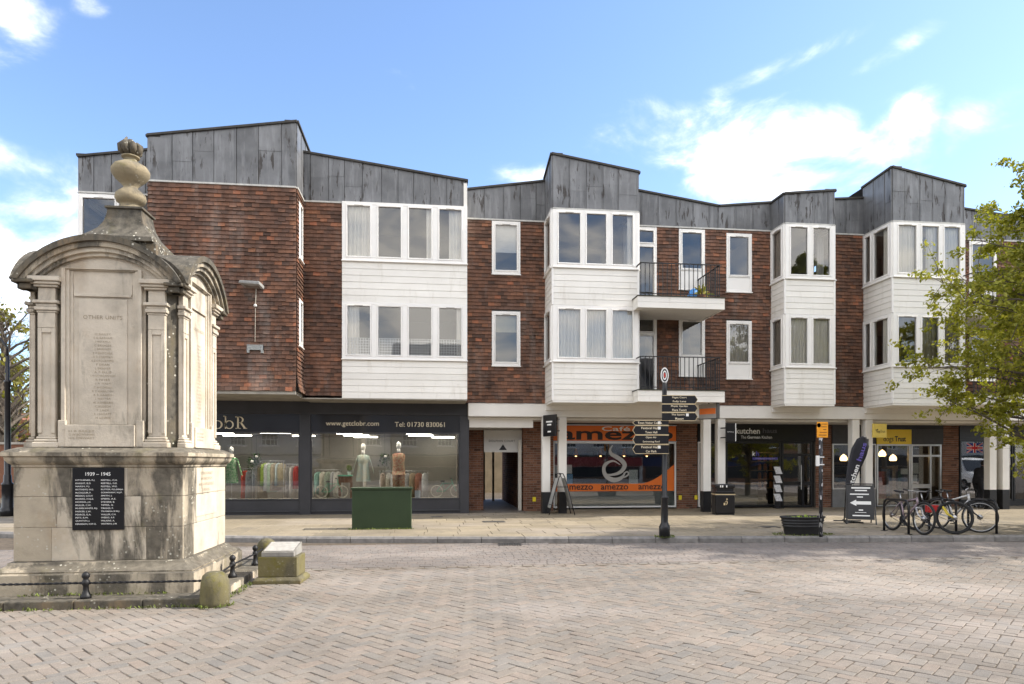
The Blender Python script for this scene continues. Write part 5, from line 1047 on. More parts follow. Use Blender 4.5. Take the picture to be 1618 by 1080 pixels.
# projecting signs
def projecting(px0, px1, py0, py1, y, name, label, body, thick=.05, yaw=0., arm=True, facew=None):
    xa, xb = XY(px0, y), XY(px1, y); z0, z1 = ZP(px0, py1, y), ZP(px0, py0, y); t = thing(name, label, 'sign', ((xa + xb) / 2, y, z0), yaw); w = facew or (xb - xa)
    m = MB(); m.box(-w / 2, w / 2, -thick / 2, thick / 2, 0, z1 - z0); b = m.build('panel', body, t, bevel=.006); return t, w, z1 - z0
t, w, h = projecting(862, 876, 655, 689, YW - .35, 'projecting_sign', 'black projecting sign fixed to the white column beside the cafe', BLACKSIGN, .06, math.radians(-62), facew=.62)
for (z, a) in ((.42, .3), (.33, .2), (.12, .16)): MB().box(-a / 2, a / 2, -.033, -.0305, z, z + .045).build('sign_print', WHITETXT, t)
m = MB(); m.tube([(.31, 0, .5), (.46, 0, .5)], .015, 6); m.tube([(.31, 0, .15), (.46, 0, .15)], .015, 6); m.build('bracket', BLACK, t)
t, w, h = projecting(1147, 1162, 668, 697, YW - .25, 'projecting_sign', 'black projecting sign with small white lettering fixed to a column by the bin', BLACKSIGN, .08, math.radians(0), facew=.32)
text('kutchenhaus', 'lettering', WHITETXT, t, (-.02, -.042, .3), R3, U3, w=.22); MB().box(.135, .16, -.041, .041, 0.005, h - .005).build('white_edge', WHITETXT, t)
m = MB(); m.tube([(-.16, 0, .12), (-.24, .2, .12)], .02, 6); m.tube([(-.16, 0, .42), (-.24, .2, .42)], .02, 6); m.build('bracket', BLACK, t)
t, w, h = projecting(1377, 1402, 669, 691, YW - .3, 'projecting_sign', 'small yellow projecting sign beside the arcade columns near the flag', pm('pale_yellow_sign', (.72, .55, .12), .05), .05, math.radians(4), facew=.5)
text('dogsTrust', 'lettering', BLACK, t, (.03, -.027, .19), R3, U3, w=.32, h=.11); m = MB(); m.ball((-.14, -.026, .24), .02, .002, .02); m.ball((-.09, -.026, .26), .02, .002, .02); m.build('paw_emblem', BLACK, t)
m = MB(); m.tube([(-.0, .0, .22), (-.0, .36, .22)], .015, 6); m.build('bracket', BLACK, t)
t, w, h = projecting(1112, 1128, 638, 661, 19.6, 'projecting_sign', 'orange and grey illuminated box sign hanging under the lower balcony', pm('grey_sign', (.32, .3, .28), .05), .14, math.radians(-55), facew=.6)
MB().box(-.27, .27, -.0725, -.0705, .13, .30).build('orange_print', ORANGE, t); m = MB(); m.box(.30, .32, -.075, .075, -.015, h + .015); m.box(-.30, .32, -.075, .075, -.015, -.001); m.build('black_rim', BLACK, t); m = MB(); m.tube([(.0, 0, h), (.0, 0, h + .12)], .02, 6); m.build('hanger', BLACK, t)
# wall floodlight with its cable box
x, y, z = XY(400, YA), YA, ZP(400, 452, YA); t = thing('wall_light', 'grey floodlight lantern with hanging cable on the tile-hung block', 'light', (x, y, z), 0)
m = MB(); m.add([(-.3, -.34, .0), (.24, -.34, -.03), (.3, -.06, -.1), (-.2, -.06, -.06), (-.27, -.36, .07), (.24, -.36, .06), (.31, -.05, .0), (-.22, -.05, .02)], MB.BF); m.build('lantern', pm('grey_cast', (.33, .33, .32), .15, 9, .5), t, bevel=.02)
m = MB(); m.add([(-.2, -.30, -.012), (.2, -.30, -.036), (.22, -.1, -.095), (-.15, -.1, -.066)], [(3, 2, 1, 0)]); m.build('lens', pm('lamp_lens', (.2, .17, .15), .1, 8, .2), t)
m = MB(); m.tube([(.1, -.09, -.08), (.08, -.06, -.4), (.07, -.05, -.52)], .013, 6); m.tube([(.07, -.05, -.6), (.06, -.05, -1.5)], .008, 5); m.build('cable', pm('pale_cable', (.4, .36, .3), .1), t)
MB().ball((.07, -.06, -.53), .045).build('junction', pm('white_junction', (.6, .6, .58), .05), t, True); m = MB(); m.box(-.14, .28, -.09, -.03, -1.72, -1.58); m.box(-.14, -.08, -.095, -.03, -1.8, -1.58); m.box(.22, .28, -.095, -.03, -1.8, -1.58); m.build('bracket', pm('galvanised', (.28, .29, .28), .35, 20, .5), t)
# lamp post on the left
x, y = GP(12, 815); lp = thing('street_lamp', 'black lamp post with fluted base at the far left behind the memorial', 'street lamp', (x, y, .12), 0)
m = MB(); m.lathe([(.2, 0), (.2, .22), (.15, .26), (.145, .9), (.165, .92), (.15, .96), (.11, 1.0), (.10, 1.2), (.085, 1.22), (.08, 2.5), (.07, 3.9), (.09, 3.92), (.09, 3.98), (.05, 4.0), (.045, 4.7)], n=18); m.build('post', PB, lp, True)
m = MB(); m.tube([(0, 0, 4.7), (-.02, 0, 4.95), (-.2, 0, 5.2), (-.5, 0, 5.3), (-.8, 0, 5.2)], .035, 8); m.build('swan_neck', PB, lp, True); m = MB(); m.lathe([(.05, 5.2), (.1, 5.12), (.24, 4.98), (.25, 4.95), (.15, 4.93)], (-.85, 0, 0), 16); m.build('lantern', PB, lp, True)

# leaflet stand by the kitchen shop door, inspection covers and gully
t = thing('leaflet_stand', 'black stand with four white leaflets by the kitchen shop door', 'leaflet stand', (XY(1230, 22.2), 22.2, .12), 0); m = MB(); m.box(-.14, .14, -.12, .12, 0, .03); m.box(-.1, .1, .05, .08, .03, 1.45); m.build('frame', BLACK, t)
for i in range(4): z = .25 + i * .31; m = MB(); m.add([(-.10, -.02, z), (.13, -.02, z), (.07, .04, z + .25), (-.16, .04, z + .25), (-.10, -.03, z), (.13, -.03, z), (.07, .03, z + .25), (-.16, .03, z + .25)], MB.BF); m.build('leaflet', pm('leaflet', (.62, .62, .64), .25, 18), t)
STEEL = pm('cast_cover', (.09, .085, .08), .3, 30, .6, .4, .4, 60)
for (px, py, w, d, lb) in ((780, 824, .6, .45, 'rectangular metal inspection cover in the pavement before the passage'), (1215, 832, .45, .3, 'small metal inspection cover in the pavement near the planter'), (690, 816, .35, .25, 'little metal cover in the slabs below the clothes shop pilaster')):
    x, y = GP(px, py); t = thing('inspection_cover', lb, 'cover', (x, y, .118), 0, 'covers in the pavement'); m = MB(); m.box(-w / 2, w / 2, -d / 2, d / 2, -.01, .005); m.build('frame', STEEL, t); m = MB(); m.box(-w / 2 + .03, w / 2 - .03, -d / 2 + .03, d / 2 - .03, .0055, .010); m.build('lid', STEEL, t, bevel=.003)
x = 1.6; t = thing('road_gully', 'iron gully grate in the road beside the kerb', 'drain', (x, kerb_y(x) - .25, 0), -.09); m = MB(); m.box(-.24, .24, -.2, .2, -.02, .004); m.build('sump', BLACK, t)
for i in range(9): m = MB(); m.box(-.22 + i * .052, -.19 + i * .052, -.19, .19, .0045, .012); m.build('bar', STEEL, t)
# ================================================================ BICYCLES AND STANDS
TYRE = pm('tyre_rubber', (.022, .022, .022), .2, 20, .8); RIMS = pm('rim_alloy', (.5, .5, .5), .05, 10, .3, .9); CHROME = pm('bike_alloy', (.45, .45, .46), .08, 10, .3, .9); SADDLE = pm('saddle', (.02, .02, .022), .1, 8, .6)
def hoop(x, y0, y1, label):
    t = thing('bike_stand', label, 'bike stand', (x, (y0 + y1) / 2, .12), 0, 'bike stands'); h = (y1 - y0) / 2; pts = [(0, -h, 0), (0, -h, .6)] + [(0, -h + .14 - .14 * math.cos(a), .6 + .14 * math.sin(a)) for a in (.4, .8, 1.2, 1.57)] + [(0, h - .14 + .14 * math.sin(a), .6 + .14 * math.cos(a)) for a in (0, .4, .8, 1.2, 1.57)] + [(0, h, 0)]
    m = MB(); m.tube(pts, .026, 10); m.build('hoop', PB, t, True)
    for s in (-1, 1): m = MB(); m.lathe([(.075, 0), (.075, .01), (.03, .012)], (0, s * h, 0), 14); m.build('floor_plate', PB, t)
hoop(10.38, 13.86, 14.68, 'black hoop bike stand nearest the arrow board'); hoop(11.42, 13.75, 14.57, 'black hoop bike stand between the crowded bicycles'); hoop(12.35, 13.7, 14.5, 'black hoop bike stand furthest from the arrow board')
def bike(x, y, rz, steer, col, fork, label, r=.335, tyre=.026, bag=None, rise=0., rimc=RIMS, lean=0., mud=False):
    t = thing('bicycle', label, 'bicycle', (x, y, .12), rz, 'bicycles at the stands'); t.rotation_euler = (lean, 0, rz)
    WB = 1.05; ST = Matrix.Translation((.88, 0, 0)) @ Matrix.Rotation(steer, 4, 'Z') @ Matrix.Translation((-.88, 0, 0))
    def wheel(c, M, name):
        n = 36; P = lambda a, rr, w=0: M @ Vector((c + rr * math.cos(a), w, r + tyre + rr * math.sin(a)))
        m = MB(); m.tube([P(2 * math.pi * i / n, r) for i in range(n)], tyre, 8, True); ty = m.build('wheel', TYRE, t, True)
        m = MB(); m.tube([P(2 * math.pi * i / n, r - tyre - .004) for i in range(n)], .011, 6, True); m.build('rim', rimc, ty, True)
        m = MB()
        for i in range(20):
            a = 2 * math.pi * i / 20; b = a + (.5 if i % 2 else -.5); s = .03 if i % 4 < 2 else -.03; m.tube([P(b, .025, s), P(a, r - tyre - .01)], .0018, 3, cap=False)
        m.build('spokes', CHROME, ty); m = MB(); m.tube([P(0, 0, -.06), P(0, 0, .06)], .018, 8); m.tube([P(0, 0, -.035), P(0, 0, -.028)], .06, 14); m.build('hub', CHROME, ty, True)
    I = Matrix(); wheel(0, I, 'rear'); wheel(WB, ST, 'front'); ax = r + tyre
    hb, ht, bbk, sc = Vector((.83, 0, .64 + rise)), Vector((.79, 0, .80 + rise)), Vector((.41, 0, .29)), Vector((.27, 0, .72))
    m = MB(); m.tube([bbk, sc], .018, 8); m.tube([ht + Vector((0, 0, -.03)), sc + Vector((.01, 0, -.04))], .019, 8); m.tube([hb + Vector((0, 0, .03)), bbk], .024, 8); m.tube([hb, ht], .024, 8)
    for s in (-1, 1): m.tube([(0, s * .06, ax), bbk + Vector((0, s * .03, 0))], .01, 6); m.tube([(0, s * .06, ax), sc + Vector((0, s * .02, -.05))], .009, 6)
    m.build('frame', col, t, True)
    m = MB(); m.tube([ST @ hb, ST @ Vector((.855, 0, .56))], .02, 8); m.tube([ST @ Vector((.855, -.06, .58)), ST @ Vector((.855, .06, .58))], .02, 8)
    for s in (-1, 1): m.tube([ST @ Vector((.855, s * .06, .58)), ST @ Vector((.93, s * .06, .44)), ST @ Vector((WB, s * .058, ax))], [.02, .017, .012], 8)
    m.build('fork', fork, t, True)
    m = MB(); tp = ST @ Vector((.77, 0, .90 + rise)); m.tube([ST @ ht, tp, ST @ Vector((.83, 0, .93 + rise))], .016, 8); m.tube([ST @ Vector((.77, -.31, .97 + rise)), ST @ Vector((.83, -.16, .94 + rise)), ST @ Vector((.83, .16, .94 + rise)), ST @ Vector((.77, .31, .97 + rise))], .012, 8); hbar = m.build('handlebar', CHROME if col is not BLACK else BLACK, t, True)
    for s in (-1, 1):
        m = MB(); m.tube([ST @ Vector((.80, s * .22, .957 + rise)), ST @ Vector((.77, s * .32, .97 + rise))], .018, 8); m.build('grip', SADDLE, hbar, True)
        m = MB(); m.tube([ST @ Vector((.82, s * .19, .95 + rise)), ST @ Vector((.88, s * .28, .93 + rise))], .007, 5); m.tube([ST @ Vector((.83, s * .15, .94 + rise)), ST @ Vector((.98, s * .12, .90 + rise)), ST @ Vector((.95, s * .05, .70)), ST @ Vector((.88, s * .03, .6))], .004, 4); m.build('brake_lever', BLACK, hbar, True)
    m = MB(); m.tube([sc + Vector((.01, 0, -.05)), sc + Vector((-.05, 0, .17))], .014, 8); m.build('seat_post', CHROME, t, True)
    top = sc + Vector((-.06, 0, .19)); m = MB(); m.loft([[top + Vector((a, w * math.cos(q), .022 * math.sin(q) + dz)) for q in [2 * math.pi * i / 10 for i in range(10)]] for a, w, dz in ((-.13, .03, .02), (-.12, .07, .015), (-.05, .075, 0), (.04, .035, 0), (.13, .02, .0), (.15, .006, -.005))]); m.build('saddle', SADDLE, t, True)
    m = MB(); m.tube([bbk + Vector((0, -.045, 0)), bbk + Vector((0, -.05, 0))], .095, 20); m.tube([bbk + Vector((0, -.07, 0)), bbk + Vector((.12, -.07, -.12))], .011, 6); m.tube([bbk + Vector((0, .07, 0)), bbk + Vector((-.12, .07, .12))], .011, 6); m.box(.48, .58, -.16, -.07, .155, .175); m.box(.24, .34, .07, .16, .40, .42); m.tube([(.0, -.047, ax + .045), (.41, -.047, .29 + .09)], .005, 4); m.tube([(.0, -.047, ax - .045), (.41, -.047, .29 - .09)], .005, 4); m.build('crankset', BLACK, t, True)
    if mud:
        for c, M in ((0, I), (WB, ST)):
            m = MB(); m.tube([M @ Vector((c + (r + .06) * math.cos(a), 0, ax + (r + .06) * math.sin(a))) for a in [.5 + i * .2 for i in range(12)]], .02, 6); m.build('mudguard', BLACK, t, True)
    if bag: m = MB(); m.box(.36, .70, -.035, .035, .44, .62); m.build('frame_bag', bag, t, bevel=.02)
    return t
SIL = pm('silver_frame', (.5, .49, .5), .06, 6, .3, .5); PURP = pm('mauve_frame', (.32, .25, .28), .1, 6, .35, .4); RED = pm('red_frame', (.5, .03, .03), .05, 6, .35); WH = pm('white_frame', (.7, .7, .69), .04, 6, .3); YL = pm('yellow_fork', (.65, .5, .05), .05, 6, .4)
H90 = -math.pi / 2
bike(10.6, 14.72, H90 - .02, .0, PURP, SIL, 'mauve and silver mountain bike parked next to the first hoop stand', lean=-.05)
bike(11.16, 14.72, H90 + .1, math.radians(36), BLACK, YL, 'black and red bicycle with yellow fork between the other two bicycles', r=.34, bag=RED, rimc=BLACK, lean=.03)
bike(11.98, 15.0, H90 + .12, math.radians(42), WH, BLACK, 'silver-white hybrid bicycle with pale rims furthest from the arrow board', r=.335, tyre=.018, rise=.06, lean=-.04, mud=True)
# ================================================================ PERSON (bending forward behind the columns)
def person():
    bx, by = XY(1545, 21.75), 21.75
    J = {'pel': (0, 0, .92), 'chest': (.12, 0, 1.20), 'neck': (.20, 0, 1.36), 'head': (.25, 0, 1.45), 'lh': (0, -.1, .88), 'lk': (.06, -.11, .50), 'la': (-.04, -.11, .09), 'lt': (.14, -.12, .04), 'rh': (0, .1, .88), 'rk': (.14, .11, .50), 'ra': (.06, .11, .09), 'rt': (.24, .12, .04),
         'ls': (.17, -.19, 1.31), 'le': (.2, -.26, 1.04), 'lw': (.38, -.2, .88), 'rs': (.17, .19, 1.31), 're': (.24, .26, 1.04), 'rw': (.44, .18, .92)}
    rad = {'pel': .165, 'chest': .185, 'neck': .075, 'head': .085, 'lh': .11, 'lk': .075, 'la': .05, 'lt': .045, 'rh': .11, 'rk': .075, 'ra': .05, 'rt': .045, 'ls': .09, 'le': .07, 'lw': .045, 'rs': .09, 're': .07, 'rw': .045}
    E = [('pel', 'chest'), ('chest', 'neck'), ('neck', 'head'), ('pel', 'lh'), ('lh', 'lk'), ('lk', 'la'), ('la', 'lt'), ('pel', 'rh'), ('rh', 'rk'), ('rk', 'ra'), ('ra', 'rt'), ('chest', 'ls'), ('ls', 'le'), ('le', 'lw'), ('chest', 'rs'), ('rs', 're'), ('re', 'rw')]
    ks = list(J); me = bpy.data.meshes.new('body'); me.from_pydata([J[k] for k in ks], [(ks.index(a), ks.index(b)) for a, b in E], [])
    t = thing('person', 'person in a black jacket stooping between the arcade columns behind the bikes', 'person', (bx, by, .12), .2)
    o = link('body', me, t); me.materials.append(pm('black_clothes', (.013, .013, .015), .2, 9, .85)); sk = o.modifiers.new('skin', 'SKIN'); ly = me.skin_vertices[0] if me.skin_vertices else None
    if ly is None:
        bpy.context.view_layer.objects.active = o; ly = me.skin_vertices[0] if me.skin_vertices else None
    if ly:
        for i, k in enumerate(ks): ly.data[i].radius = (rad[k], rad[k] * (1.2 if k in ('pel', 'chest') else 1)); ly.data[i].use_root = k == 'pel'
    sb = o.modifiers.new('sub', 'SUBSURF'); sb.levels = sb.render_levels = 2
    SKIN = pm('skin', (.42, .26, .19), .08, 12, .6); m = MB(); m.ball((.29, 0, 1.52), .085, .072, .11, 16, 12); m.tube([(.37, 0, 1.52), (.395, 0, 1.50), (.375, 0, 1.485)], [.012, .018, .01], 6); m.ball((.29, -.075, 1.52), .02, .012, .03); m.ball((.29, .075, 1.52), .02, .012, .03); m.tube([(.21, 0, 1.38), (.27, 0, 1.46)], .055, 10); m.build('head', SKIN, t, True)
    m = MB(); m.ball((.265, 0, 1.55), .095, .085, .10, 16, 10); m.build('hair', pm('dark_hair', (.02, .015, .012), .3, 30, .7), t, True)
    for s, w in ((-1, 'lw'), (1, 'rw')):
        m = MB(); p = Vector(J[w]); d = Vector((.75, 0, -.5)).normalized(); sd = Vector((0, 1, 0)); m.tube([p, p + d * .04, p + d * .09], [.03, .04, .034], 8)
        for i, L in enumerate((.07, .085, .08, .062)): q = p + d * .085 + sd * (.027 - .018 * i) * s; m.tube([q, q + d * L * .55 + Vector((0, 0, -.008)), q + d * L + Vector((-.012, 0, -.03))], [.0095, .009, .007], 6)
        q = p + d * .03 - sd * .03 * s; m.tube([q, q + d * .035 - sd * .02 * s, q + d * .06 - sd * .022 * s], [.012, .011, .008], 6); m.build('hand', SKIN, t, True)
    for k in ('l', 'r'): m = MB(); a = Vector(J[k + 'a']); m.loft([[a + Vector((x, w * math.cos(q), -.085 + (h * (1 if math.sin(q) > 0 else 0)) * abs(math.sin(q)))) for q in [2 * math.pi * i / 10 for i in range(10)]] for x, w, h in ((-.08, .03, .06), (-.05, .045, .11), (.05, .045, .09), (.14, .048, .06), (.2, .03, .035))]); m.build('shoe', BLACK, t, True)
person()
# ================================================================ SHOP WINDOW DISPLAY
MANQ = pm('mannequin_white', (.74, .73, .71), .02, 4, .4)
def m_print(name, a, b, c, sc):
    t = NT(name); v = t.noise(sc, 4, .6); t.bsdf(t.ramp(v, [(.42, a), (.5, b), (.58, c)], 'CONSTANT'), .85); return t.m
def mannequin(px, y, dress, label, sleeve=True, hem=.95, trousers=False, py=702):
    x = XY(px, y); z1 = ZP(px, py, y); t = thing('mannequin', label, 'mannequin', (x, y, .58), 0, 'shop window mannequins'); hh = z1 - .58; s = hh / 1.72
    E = lambda rx, ry, z, n=16: [(rx * s * math.cos(2 * math.pi * i / n), ry * s * math.sin(2 * math.pi * i / n), z * s) for i in range(n)]
    m = MB(); m.ball((0, -.0, 1.60 * s), .075 * s, .09 * s, .115 * s, 16, 12); m.tube([(0, 0, 1.51 * s), (0, 0, 1.36 * s)], [.045 * s, .06 * s], 12); m.loft([E(.1, .06, 1.36), E(.17, .08, 1.33), E(.15, .085, 1.2), E(.12, .08, 1.0)]); m.build('figure', MANQ, t, True)
    m = MB(); m.loft([E(.09, .065, 1.365), E(.19, .09, 1.325), E(.19, .11, 1.2), E(.165, .11, 1.05), E(.19, .12, .85), E(.21, .13, .7), E(.225, .14, .52 if not trousers else .7)], False)
    if sleeve:
        for q in (-1, 1): m.loft([[(q * (.17 + .0) * s + q * a * s, w * s * math.cos(b), (1.3 - dz) * s + w * .6 * s * math.sin(b)) for b in [2 * math.pi * i / 10 for i in range(10)]] for a, dz, w in ((0, 0, .06), (.06, .15, .065), (.11, .34, .07), (.15, .48, .1))], False)
    if trousers:
        for q in (-1, 1): m.loft([[(q * .085 * s + rx * s * math.cos(b), rx * s * math.sin(b), z * s) for b in [2 * math.pi * i / 12 for i in range(12)]] for rx, z in ((.11, .75), (.1, .5), (.095, .06))])
    m.build('dress', dress, t, True); m = MB(); m.tube([(0, 0, 0), (0, 0, .8 * s)], .016, 8); m.lathe([(.16, 0), (.16, .012), (.02, .02)], n=16); m.build('stand', SILVER, t, True)
mannequin(366, 21.75, m_print('green_floral', (.1, .35, .12), (.6, .62, .5), (.2, .45, .2), 26), 'mannequin in a green floral tunic close to the memorial edge', py=705)
mannequin(574, 21.75, m_print('pale_aqua_print', (.5, .6, .54), (.56, .58, .47), (.6, .62, .5), 9), 'mannequin in a pale aqua tunic above the green cabinet', py=700)
mannequin(630, 21.75, m_print('paisley', (.45, .2, .13), (.55, .42, .28), (.4, .33, .2), 20), 'mannequin in a rust and cream patterned outfit above the cabinet corner', False, trousers=True, py=697)
def rack(px0, px1, pyr, y, cols, lab, zb=.62):
    xa, xb = XY(px0, y), XY(px1, y); zr = ZP(px0, pyr, y); t = thing('clothes_rack', lab + ' clothes rail behind the shop glass', 'clothes rail', ((xa + xb) / 2, y, .16)); m = MB(); m.tube([(xa, y, .16), (xa, y, zr)], .014, 6); m.tube([(xb, y, .16), (xb, y, zr)], .014, 6); m.tube([(xa - .05, y, zr), (xb + .05, y, zr)], .014, 8); m.build('rail', SILVER, t, True)
    n = len(cols)
    for i, (nm, c, ln) in enumerate(cols):
        x = xa + (xb - xa) * (i + .5) / n; wd = (xb - xa) / n * .62; a = RS.uniform(-.25, .25); g = thing('garment', '%s hanging on the %s clothes rail' % (nm, lab), 'garment', (x, y, zr), 1.0 + a, 'clothes on the rails')
        m = MB(); E = lambda rx, ry, z, n=14: [(rx * math.cos(2 * math.pi * k / n), ry * math.sin(2 * math.pi * k / n) * (1 + .35 * math.sin(k * 2.7 + i)), z) for k in range(n)]
        m.loft([E(.05, .02, -.06), E(.17, .035, -.12), E(.2, .045, -.3), E(.19, .05, -ln * .6), E(.21, .06, -ln)]); m.build('cloth', m_print('cloth_%d_%s' % (i, nm[:4]), c, tuple(q * .85 for q in c), tuple(min(1, q * 1.12) for q in c), 12), g, True)
        m = MB(); m.tube([(-.16, 0, -.12), (0, 0, -.05), (.16, 0, -.12)], .006, 5); m.tube([(0, 0, -.05), (0, 0, .02)], .004, 5); m.build('hanger', SILVER, g)
rack(384, 399, 740, 22.9, [('coral skirt', (.6, .1, .06), 1.0), ('grey stripe dress', (.35, .35, .36), 1.05)], 'short')
rack(412, 448, 728, 22.7, [('long khaki coat', (.3, .25, .16), 1.25), ('lime blouse', (.45, .6, .12), .8), ('white shirt', (.66, .66, .64), .95), ('mint shirt', (.5, .62, .48), 1.0), ('beige tunic', (.45, .38, .28), .95), ('pale blue blouse', (.5, .58, .6), .8), ('sand jacket', (.46, .4, .28), .85)], 'long middle')
rack(453, 472, 733, 22.9, [('grey gauze dress', (.4, .38, .36), 1.2), ('white gauze dress', (.6, .58, .55), 1.2), ('red cardigan', (.45, .06, .05), .8)], 'pillar-side')
rack(499, 538, 742, 23.2, [('aqua top', (.3, .5, .42), .8), ('cream shirt', (.6, .56, .46), .85), ('sage dress', (.34, .4, .3), .95), ('grey shirt', (.42, .42, .42), .9), ('ivory dress', (.62, .6, .55), 1.0)], 'window-corner')
rack(600, 676, 744, 22.9, [('blush dress', (.55, .45, .38), .9), ('cream dress', (.62, .58, .5), .9), ('white print blouse', (.62, .62, .62), .8), ('grey print blouse', (.42, .43, .45), .85), ('silver dress', (.5, .5, .5), .95), ('tan skirt', (.42, .33, .22), .9), ('rust dress', (.35, .15, .1), .95), ('white cotton dress', (.66, .66, .65), .9)], 'cabinet-side')
# globes of foliage, potted plants, mint bicycle, small table
for i, (px, py, y) in enumerate(((398, 726, 22.3), (405, 718, 22.4), (608, 718, 22.4))):
    x, z = XY(px, y), ZP(px, py, y); t = thing('hanging_plant', ['leafy trailing plant hanging beside the green tunic mannequin', 'leafy hanging plant above the coats in the shop window', 'trailing plant hanging between the two centre mannequins'][i], 'plant', (x, y, z), 0); m = MB(); leaf_blades(m, [(RS.normal(0, .08), RS.normal(0, .06), -abs(RS.normal(0, .22))) for _ in range(130)], .1, .02, RS); m.build('leaves', pm('shop_leaf', (.06, .11, .035), .3), t); m = MB(); m.tube([(0, 0, 0), (0, 0, 2.7 - z)], .005, 4); m.build('cord', BLACK, t); m = MB(); m.ball((.03, -.1, -.06), .05); m.build('globe', MANQ, t, True)
MINT = pm('mint_paint', (.2, .55, .38), .05, 5, .4); CRM = pm('cream_tyre', (.6, .57, .48), .05, 5, .7)
def toybike(px, y, rz, label):
    x = XY(px, y); t = thing('display_bicycle', label, 'bicycle', (x, y, .58), rz); P = lambda c, a, r: (c + r * math.cos(a), 0, .2 + r * math.sin(a))
    for c in (0, .62):
        m = MB(); m.tube([P(c, 2 * math.pi * i / 24, .18) for i in range(24)], .018, 6, True); w = m.build('wheel', CRM, t, True); m = MB()
        for i in range(10): m.tube([P(c, 0, 0), P(c, 2 * math.pi * i / 10, .17)], .003, 3, cap=False)
        m.build('spokes', SILVER, w)
    m = MB(); m.tube([(0, 0, .2), (.25, 0, .2), (.2, 0, .48), (.0, 0, .2)], .015, 6); m.tube([(.25, 0, .2), (.5, 0, .46), (.2, 0, .44)], .015, 6); m.tube([(.62, 0, .2), (.5, 0, .46), (.47, 0, .6)], .014, 6); m.build('frame', MINT, t, True); m = MB(); m.tube([(.42, -.16, .62), (.49, 0, .6), (.42, .16, .62)], .01, 6); m.ball((.19, 0, .52), .08, .04, .025); m.build('handlebar_and_saddle', BLACK, t, True)
toybike(508, 21.75, .05, 'small mint display bicycle with cream tyres low in the shop window'); toybike(690, 21.8, .1, 'small mint display bicycle at the pilaster end of the shop window')
t = thing('display_table', 'small brown wooden side table with mint top in the shop window', 'table', (XY(546, 22.1), 22.1, .16), 0); MB().box(-.22, .22, -.18, .18, 1.1, 1.14).build('top', MINT, t); MB().box(-.2, .2, -.16, .16, .9, 1.098).build('drawer_box', pm('brown_wood', (.2, .09, .045), .15), t)
for a in (-.18, .18):
    for b in (-.14, .14): MB().box(a - .02, a + .02, b - .02, b + .02, 0, .9).build('leg', pm('brown_wood', (.2, .09, .045), .15), t)
t = thing('pot_plant', 'round bright green topiary ball in pot on the display table', 'plant', (XY(552, 22.1), 22.1, 1.3), 0); m = MB(); m.lathe([(.05, 0), (.07, .1)], n=12); m.build('pot', MANQ, t); m = MB(); leaf_blades(m, [tuple(Vector((RS.normal(), RS.normal(), RS.normal())).normalized() * .07 + Vector((0, 0, .2))) for _ in range(120)], .07, .02, RS); m.build('leaves', LEAFY, t)
t = thing('gift_bag', 'pale blue-white gift bag in the window just right of the cabinet', 'bag', (XY(660, 21.5), 21.5, .58), 0); m = MB(); m.box(-.09, .09, -.05, .05, 0, .24); m.build('bag', pm('bag_white', (.66, .72, .8), .03), t); m = MB(); m.tube([(-.04, -.05, .24), (0, -.05, .32), (.04, -.05, .24)], .005, 5); m.build('handle', MANQ, t)
# balcony plant and blue sack
t = thing('yucca_plant', 'spiky yellow-green plant in a pot on the upper balcony', 'plant', (XY(1108, 19.6), 19.6, 6.49), 0); MB().lathe([(.1, 0), (.14, .2), (.13, .2), (.02, .18)], n=14).build('pot', pm('terracotta', (.3, .12, .06), .1), t)
m = MB()
for i in range(46):
    a = RS.uniform(0, 6.28); e = RS.uniform(.1, 1.4); d = Vector((math.cos(a) * math.cos(e), math.sin(a) * math.cos(e), math.sin(e))); s = d.cross(Vector((0, 0, 1))).normalized() * .014; L = RS.uniform(.3, .5); p = Vector((0, 0, .2)); q = p + d * L * .6; r_ = p + d * L + Vector((0, 0, -.1)); m.add([p - s, p + s, q + s, r_, q - s], [(0, 1, 2, 3, 4)])
m.build('leaves', m_print('yucca_leaf', (.3, .24, .03), (.22, .26, .05), (.4, .33, .08), 8), t)
t = thing('compost_sack', 'bright blue plastic sack slumped on the upper balcony', 'sack', (XY(1092, 19.5), 19.5, 6.49), 0); m = MB(); m.loft([[(.13 * c * math.cos(a) + .3 * z, .1 * c * math.sin(a) * (1 + .1 * math.sin(3 * a + z * 9)), z + .04) for a in [2 * math.pi * i / 14 for i in range(14)]] for z, c in ((-.04, .6), (0, 1), (.12, 1.1), (.26, .9), (.32, .4))]); m.build('bag', pm('blue_plastic', (.06, .25, .6), .2, 9, .35), t, True)
# small flag in the arcade
t = thing('union_flag', 'small union flag hanging in the arcade behind the leaves', 'flag', (XY(1540, 21.4), 21.4, 2.35), -.2)
m = MB(); m.add([(-.26, 0, -.32), (.26, 0, -.32), (.26, .0, 0), (-.26, .0, 0)], [(0, 1, 2, 3)]); m.build('cloth', pm('flag_blue', (.02, .03, .2), .1), t); fw, fr_ = pm('flag_white', (.7, .7, .7), .03), pm('flag_red', (.5, .02, .03), .05)
for (mt, w, o) in ((fw, .05, -.002), (fr_, .028, -.004)):
    m = MB(); m.box(-.26, .26, o - .001, o, -.16 - w, -.16 + w); m.box(-w, w, o - .0012, o - .0002, -.32, 0)
    for s in (1, -1): m.add([(-.26, o - .0003, -.16 - s * .16 - w * .5), (.26, o - .0003, -.16 + s * .16 - w * .5), (.26, o - .0003, -.16 + s * .16 + w * .5), (-.26, o - .0003, -.16 - s * .16 + w * .5)], [(0, 1, 2, 3)])
    m.build('cross', mt, t)
